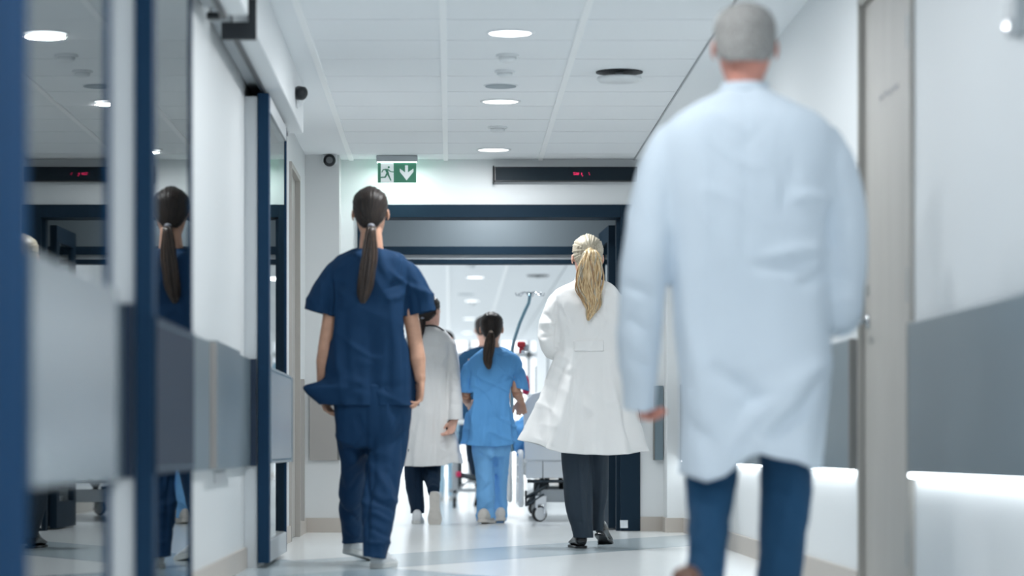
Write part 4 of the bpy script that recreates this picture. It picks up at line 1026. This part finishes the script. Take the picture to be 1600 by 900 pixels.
# ================================================================== 6. man in navy scrubs behind the nurse
D = 25.0; rt = empty('person', (P(757,700,D).x, D, 0), 'short haired person in dark navy scrubs, half hidden behind the light blue nurse', 'person')
hc = P(756,515,D)
bm = bmesh.new(); head(bm, hc, .24, yaw=-4)
rough_body(bm, D, (J(756,533), J(757,545,.01)), (J(726,555),J(788,555)), (J(719,605,0),J(795,605,0)), (J(722,640,.15),J(792,640,.15)),
           (J(744,650),J(770,650)), (J(740,715,.0),J(770,718,.1)), (J(752,768,-.1),J(770,780,.25)), girth=1.1)
hand(bm, J(722,640,.15), (.2,.6,-.8), (.3,1,0), (1,0,0), 1., 25)
hand(bm, J(792,640,.15), (-.2,.6,-.8), (-.3,1,0), (-1,0,0), 1., 25)
me = remesh(bm, .007, 2); link_mesh('body', me, SK_L, rt, True)
hair_cap(hc, .24, -4, 1.04, None, H_DK, rt, [(.28,.050,.034,-.060),(.36,.066,.056,-.042),(.5,.0755,.080,-.022),(.62,.0785,.090,-.012),(.76,.0775,.096,-.008),(.88,.066,.082,-.008),(.97,.042,.052,-.008),(1.03,.012,.014,-.008)], amp=.002)
bm = bmesh.new()
torso_rows(bm, [(660,727,787,.11,0),(690,728,786,.105,0)], D)
limb(bm, [(741,680,14,.085,0),(740,710,11.5,.075,0),(743,735,9.5,.068,-.03),(749,755,8.5,.062,-.07),(752,775,8,.055,-.1)], D)
limb(bm, [(771,680,13,.085,0),(771,715,11,.075,.08),(770,750,9.5,.068,.18),(770,785,9,.06,.25)], D)
me = remesh(bm, .010, 4); drape(me, D, [(735,700,748,715,3,-.008),(738,735,750,745,3,.008)], .005, (12,12,6), 101); garment('trousers', me, NAVY_D, rt)
bm = bmesh.new()
torso_rows(bm, [(541,743,771,.06,.01),(545,733,781,.08,0),(553,723,791,.098,0),(570,718,796,.11,0),(610,719,794,.11,0),(660,718,795,.12,0),(695,717,797,.125,0),(708,717,797,.125,0)], D, 40)
limb(bm, [(731,553,8,.05,0),(724,562,9,.058,0),(720,580,9,.06,0),(719,600,9,.06,0)], D)
limb(bm, [(783,553,8,.05,0),(790,562,9,.058,0),(794,580,9,.06,0),(795,600,9,.06,0)], D)
me = remesh(bm, .010, 5); cut(me, J(757,695), (0,0,-1), J(757,705), .4)
drape(me, D, [(725,560,722,690,3,-.009),(735,570,738,690,4,.008)], .006, (9,9,4), 111, (J(757,0).x, D, J(0,620).z, J(0,695).z, 6, .01, .7)); garment('scrub_top', me, NAVY_F, rt)
shoe(rt, Vector((J(752,0,-.1).x, D-.30, 0)), -5, 55, .28, .046, SH_K, SH_K)
shoe(rt, Vector((J(770,0,.25).x, D+.2, 0)), 5, 0, .28, .046, SH_K, SH_K)

# ================================================================== 7. farthest person
D = 27.4; rt = empty('person', (P(697,700,D).x, D, 0), 'farthest figure, only the black hair showing above the stethoscope shoulder', 'person')
hc = P(696.5,536,D)
bm = bmesh.new(); head(bm, hc, .24, yaw=0)
rough_body(bm, D, (J(697,552), J(697,562,.01)), (J(671,572),J(722,572)), (J(668,612,0),J(725,612,0)), (J(670,640,.12),J(722,640,.12)),
           (J(686,655),J(708,655)), (J(686,715,.0),J(708,715,.1)), (J(686,772,-.1),J(708,770,.2)))
hand(bm, J(670,640,.12), (.1,.6,-.8), (.3,1,0), (1,0,0), 1., 25)
hand(bm, J(722,640,.12), (-.1,.6,-.8), (-.3,1,0), (-1,0,0), 1., 25)
me = remesh(bm, .008, 2); link_mesh('body', me, SK_L, rt, True)
hair_cap(hc, .24, 0, 1.04, None, H_DK, rt, amp=.002)
bm = bmesh.new()
torso_rows(bm, [(660,673,721,.11,0),(690,674,720,.105,0)], D)
limb(bm, [(686,680,12,.085,0),(686,715,10,.075,-.02),(686,750,9,.065,-.06),(686,778,8,.055,-.1)], D)
limb(bm, [(708,680,12,.085,0),(708,715,10,.075,.08),(708,750,9,.065,.15),(708,776,8,.055,.2)], D)
me = remesh(bm, .011, 4); drape(me, D, (), .005, (12,12,6), 121); garment('trousers', me, PALE, rt)
bm = bmesh.new()
torso_rows(bm, [(559,685,709,.06,.01),(563,677,717,.08,0),(570,670,724,.098,0),(590,667,727,.11,0),(640,668,726,.11,0),(700,666,728,.125,0)], D, 40)
limb(bm, [(674,570,7,.05,0),(669,578,8,.058,0),(667,595,8,.06,0),(667,610,8,.06,0)], D)
limb(bm, [(720,570,7,.05,0),(725,578,8,.058,0),(727,595,8,.06,0),(727,610,8,.06,0)], D)
me = remesh(bm, .011, 5); cut(me, J(697,690), (0,0,-1), J(697,698), .4)
drape(me, D, (), .006, (9,9,4), 131); garment('scrub_top', me, PALE, rt)
shoe(rt, Vector((J(686,0,-.1).x, D-.17, 0)), 0, 0, .26, .045, SH_W, SH_S)
shoe(rt, Vector((J(708,0,.2).x, D+.14, 0)), 0, 0, .26, .045, SH_W, SH_S)
# ================================================================== hospital bed
BY = 19.72
e = empty('hospital_bed', (.92, BY+1.0, 0), 'white and grey hospital bed on casters, pushed along behind the blonde woman', 'hospital bed')
BP = mat('bed_white_plastic', (.78,.80,.81), .4); BG = mat('bed_grey_metal', (.36,.39,.41), .4, .3); BD = mat('bed_dark_metal', (.06,.075,.085), .45, .4)
XB0, XB1, L_ = .52, 1.36, 2.05
def bp(x): return (x-CX)*BY/F
def bz(y): return H-(y-CY)*BY/F
obj('end_beam', bx(bp(822), bp(965), BY, BY+.10, bz(747), bz(721)), BP, e, bevel=.008)
obj('end_beam_joint', bx(bp(847.6), bp(848.6), BY-.002, BY+.004, bz(747), bz(721)), BD, e)
bm = bmesh.new(); box(bm, bp(822), bp(1000), BY+.10, BY+L_, bz(744), bz(728)); obj('mattress_frame', bm, BG, e, bevel=.006)
obj('mattress', bx(bp(824), bp(998), BY+.08, BY+L_-.05, bz(728)+.002, bz(702)), mat('white_mattress', (.74,.76,.78), .7), e, bevel=.03, seg=4)
# headboard: curved white panel
bm = bmesh.new(); pts = []
for (x, z) in [(.53,.44),(.52,.80),(.535,.87),(.58,.925),(.66,.945),(1.16,.945),(1.26,.925),(1.31,.87),(1.32,.80),(1.31,.44)]: pts.append((x,z))
a = [bm.verts.new((x, BY+.005-.05*(z-.44)*0, z)) for x,z in pts]; b = [bm.verts.new((x, BY+.045, z)) for x,z in pts]
bm.faces.new(a); bm.faces.new(b[::-1])
for i in range(len(pts)): bm.faces.new((a[i], b[i], b[(i+1)%len(pts)], a[(i+1)%len(pts)]))
obj('headboard', bm, mat('headboard_grey_white', (.84,.86,.87), .4), e, bevel=.012, seg=3)
# pillow and blanket
bm = bmesh.new(); tube(bm, [((.62,BY+.35,.60),.03,.10),((.70,BY+.35,.61),.09,.19),((.92,BY+.35,.62),.10,.2),((1.14,BY+.35,.61),.09,.19),((1.22,BY+.35,.60),.03,.10)], seg=20, uref=(0,0,1))
obj('pillow', bm, M['white_plastic'], e, True)
bm = bmesh.new(); torso = [( (.47,BY+.30,bz(702)),.035,.10),((.475,BY+.30,.56),.045,.12),((.50,BY+.32,.60),.07,.16),((.60,BY+.45,.615),.06,.18)]
tube(bm, torso, seg=18, uref=(1,0,0)); me = remesh(bm, .012, 3); drape(me, BY, (), .012, (14,14,9), 7)
link_mesh('blanket', me, SKY, e, True)
# lowered side rails, end on
def side_rail(x0, y0, y1, z0, z1):
    bm = bmesh.new(); h = z1-z0; r = .05; n = 6; pr = []
    for (cy, cz, a0) in ((y1-r, z1-r, 0),(y0+r, z1-r, 90),(y0+r, z0+r, 180),(y1-r, z0+r, 270)):
        for k in range(n+1):
            t = math.radians(a0+90*k/n); pr.append((cy+r*math.cos(t), cz+r*math.sin(t)))
    path = [(Vector((x0, y, z)), .019, .017) for y, z in pr]; path += [path[0], path[1]]
    tube(bm, path, seg=10, uref=(1,0,0))
    for k in range(1,4):
        zz = z0+h*k/4; rod(bm, (x0, y0+.01, zz), (x0, y1-.01, zz), .012, 10)
    box(bm, x0-.012, x0+.012, y0+.03, y1-.03, z0+.04, z0+h*.4)
    return bm
obj('side_rail', side_rail(bp(814), BY-.02, BY+.72, bz(789), bz(706)), BP, e, True)
obj('side_rail', side_rail(bp(800), BY+.78, BY+1.6, bz(785), bz(702)), BP, e, True)
obj('side_rail', side_rail(1.42, BY+.1, BY+.9, bz(785), bz(706)), BP, e, True)
# undercarriage
obj('base_beam', bx(bp(845), bp(966), BY+.05, BY+.16, bz(785), bz(765)), BG, e, bevel=.006)
obj('base_beam', bx(bp(845), bp(966), BY+1.75, BY+1.86, bz(785), bz(765)), BG, e, bevel=.006)
obj('side_beam', bx(.68,.73,BY+.16,BY+1.75,.17,.21), BG, e); obj('side_beam', bx(1.12,1.17,BY+.16,BY+1.75,.17,.21), BG, e)
for x_ in (.66,.80,1.06):
    bm = bmesh.new(); rod(bm, (x_, BY+.15, .19), (x_+.02, BY+.85, .33), .018); rod(bm, (x_+.04, BY+.2, .33), (x_+.05, BY+.9, .19), .018)
    obj('lift_arm', bm, BD, e, True)
bm = bmesh.new(); rod(bm, (bp(824),BY+.03,bz(752)), (bp(960),BY+.03,bz(752)), .012); rod(bm, (bp(826),BY+.03,bz(786)), (bp(852),BY+.2,bz(752)), .016); rod(bm, (bp(832),BY+.05,bz(788)), (bp(846),BY+.05,bz(750)), .010)
rod(bm, (bp(822),BY+.05,bz(778)), (bp(858),BY+.05,bz(757)), .012)
obj('linkage', bm, BD, e, True)
obj('actuator', bx(bp(836),bp(856),BY+.14,BY+.4,bz(770),bz(750)), BD, e, bevel=.01)
bm = bmesh.new(); rod(bm, (bp(822),BY-.01,bz(790)), (bp(850),BY-.01,bz(772)), .008); rod(bm, (bp(822),BY-.01,bz(790)), (bp(822),BY+.1,bz(768)), .008)
obj('brake_pedal', bm, BD, e, True)
def caster(x, y, r=.0575):
    bm = bmesh.new(); box(bm, x-.030, x-.012, y-.03, y+.03, r, 2*r+.06); box(bm, x+.012+.02, x+.030+.02, y-.03, y+.03, r, 2*r+.06); box(bm, x-.03, x+.05, y-.035, y+.035, 2*r+.01, 2*r+.07)
    f_ = obj('caster_fork', bm, BP, e, bevel=.004)
    bm = bmesh.new(); n = 36; c = Vector((x, y, r)); ax = Vector((.55,-1,0)).normalized(); u = Vector((1,.55,0)).normalized(); w_ = Vector((0,0,1)); lo = []
    for (rr, h) in ((r*.82,-.016),(r*.96,-.015),(r,-.008),(r,.008),(r*.96,.015),(r*.82,.016)):
        lo.append([bm.verts.new(c+ax*h+(u*math.cos(2*math.pi*k/n)+w_*math.sin(2*math.pi*k/n))*rr) for k in range(n)])
    for a in range(6):
        for k in range(n): bm.faces.new((lo[a][k], lo[a][(k+1)%n], lo[(a+1)%6][(k+1)%n], lo[(a+1)%6][k]))
    w1 = obj('caster_wheel', bm, M['rubber'], e, True)
    bm = bmesh.new(); tube(bm, [(c-ax*.014, r*.84, r*.84),(c+ax*.014, r*.84, r*.84)], seg=36, uref=(0,0,1)); obj('hub', bm, BP, w1)
caster(bp(843), BY+.02); caster(1.22, BY+.02); caster(.66, BY+1.85); caster(1.22, BY+1.85)

# drip pole on the bed corner
e = empty('iv_pole', (bp(800), BY+.22, .35), 'leaning metal drip pole with a ring of hooks on top, at the bed corner', 'drip pole')
Dp = BY+.22
bm = bmesh.new(); tube(bm, [(P(x,y,Dp),.0125,.0125) for x,y in ((800,706),(800,640),(800,560),(800.5,545),(803,533),(812,505),(822,482),(826,474),(827.5,466),(828,459))], seg=12)
obj('pole', bm, mat('blue_grey_steel', (.20,.33,.40), .3, .6), e, True)
for k in range(6):
    t = math.pi/3*k+.3; c = P(828,459,Dp); dx, dy_ = math.cos(t), math.sin(t); bm = bmesh.new()
    tube(bm, [(c+Vector((dx*q, dy_*q, zz)), .005, .005) for q, zz in ((0,0),(.04,.012),(.07,.004),(.09,-.014),(.105,-.012),(.112,.006))], seg=8)
    obj('hook', bm, M['chrome'], e, True)
rd = empty('infusion_pump', P(816,548,Dp-.03), 'red and grey infusion pump clamped on the drip pole above the bed', 'infusion pump')
a0, a1 = P(808,534,Dp-.05), P(821,543,Dp-.05)
obj('cap', bx(a0.x,a1.x,Dp-.07,Dp-.0,a1.z,a0.z), M['red'], rd, bevel=.012)
a0, a1 = P(811,543,Dp-.05), P(818,552,Dp-.05); obj('body', bx(a0.x,a1.x,Dp-.07,Dp-.01,a1.z,a0.z), M['red'], rd, bevel=.006)
a0, a1 = P(818,538,Dp-.05), P(825,548,Dp-.05); obj('clamp', bx(a0.x,a1.x,Dp-.06,Dp-.02,a1.z,a0.z), M['grey_plastic'], rd, bevel=.008)
bm = bmesh.new(); c = P(817,550,Dp-.08); disc(bm, (c.x,c.y,c.z), .014, .02, 'y', 20); obj('dial', bm, M['white_plastic'], rd)
# crimson bag hanging by the bed
bm = bmesh.new(); tube(bm, [(P(x,y,BY+.5),hw*(BY+.5)/F,.03) for x,y,hw in ((822,587,1.5),(822.5,593,4),(822.5,602,5.5),(822,611,6),(820,616,4))], seg=20)
tag(obj('drip_bag', bm, M['crimson'], None, True), 'crimson bag hanging at the nurse\'s right sleeve over the bed', 'bag')
bm = bmesh.new()
# two thin uprights of a drip stand far beyond
for (x, y0, y1, lab) in ((836,572,700,'thin grey stand pole beyond the bed, left of the blonde coat'),(856,555,690,'taller thin grey stand pole beyond the bed, touching the blonde coat edge')):
    Dk = 31.0 if x == 836 else 29.0
    st = empty('stand_pole', (P(x,0,Dk).x, Dk, 0), lab, 'stand')
    bm = bmesh.new(); rod(bm, P(x, y0, Dk), (P(x,0,Dk).x, Dk, .06), .011); obj('pole', bm, M['grey_plastic'], st, True)
    for k in range(3):
        bm = bmesh.new(); t = 2.1*k; c = Vector((P(x,0,Dk).x, Dk, .06)); rod(bm, c, c+Vector((.22*math.cos(t), .22*math.sin(t), -.045)), .012); obj('foot', bm, M['grey_plastic'], st, True)

# trolley with red pedal, between the walkers
DT = 24.2
tx = P(716,0,DT).x
e = empty('trolley', (tx+.1, DT, 0), 'dark grey wheeled trolley with a red grip, low behind the walkers', 'trolley')
def tp(x, y, dy=0.): return P(x, y, DT, dy)
a0, a1 = tp(706,722), tp(716,772); obj('column', bx(a0.x,a1.x,DT-.03,DT+.05,a1.z,a0.z+.10), BG, e, bevel=.01)
a0, a1 = tp(716,726), tp(722,765); obj('lift_rod', bx(a0.x,a1.x,DT,DT+.04,a1.z,a0.z+.10), BD, e, bevel=.005)
bm = bmesh.new(); rod(bm, tp(712,741), tp(750,748), .024); obj('arm', bm, BD, e, True)
a0, a1 = tp(712.5,736.5,-.05), tp(720,745,-.05); obj('grip', bx(a0.x,a1.x,DT-.09,DT-.03,a1.z,a0.z), mat('pink_red_plastic', (.55,.01,.09), .4), e, bevel=.008)
bm = bmesh.new(); tube(bm, [(tp(x,y),.016,.016) for x,y in ((714,768),(722,758),(734,751),(748,755))], seg=12); obj('brace', bm, BG, e, True)
obj('platform', bx(tx-.10, tx+.55, DT-.02, DT+.6, .74, .78), BP, e, bevel=.01)
for (dx, dy) in ((0,0),(.40,.0),(.0,.5),(.40,.5)):
    x_ = tp(710,0).x+dx; bm = bmesh.new(); box(bm, x_-.02, x_+.02, DT+dy-.03, DT+dy+.03, .09, .16 if dx==0 and dy==0 else .75); obj('caster_fork', bm, BG, e, bevel=.004)
    bm = bmesh.new(); disc(bm, (x_-.014, DT+dy, .05), .05, .028, 'x', 24); obj('caster_wheel', bm, M['rubber'], e, bevel=.004)
obj('beam', bx(tx-.08, tx+.42, DT-.02, DT+.02, .14, .17), BG, e)
bpy.context.view_layer.update()
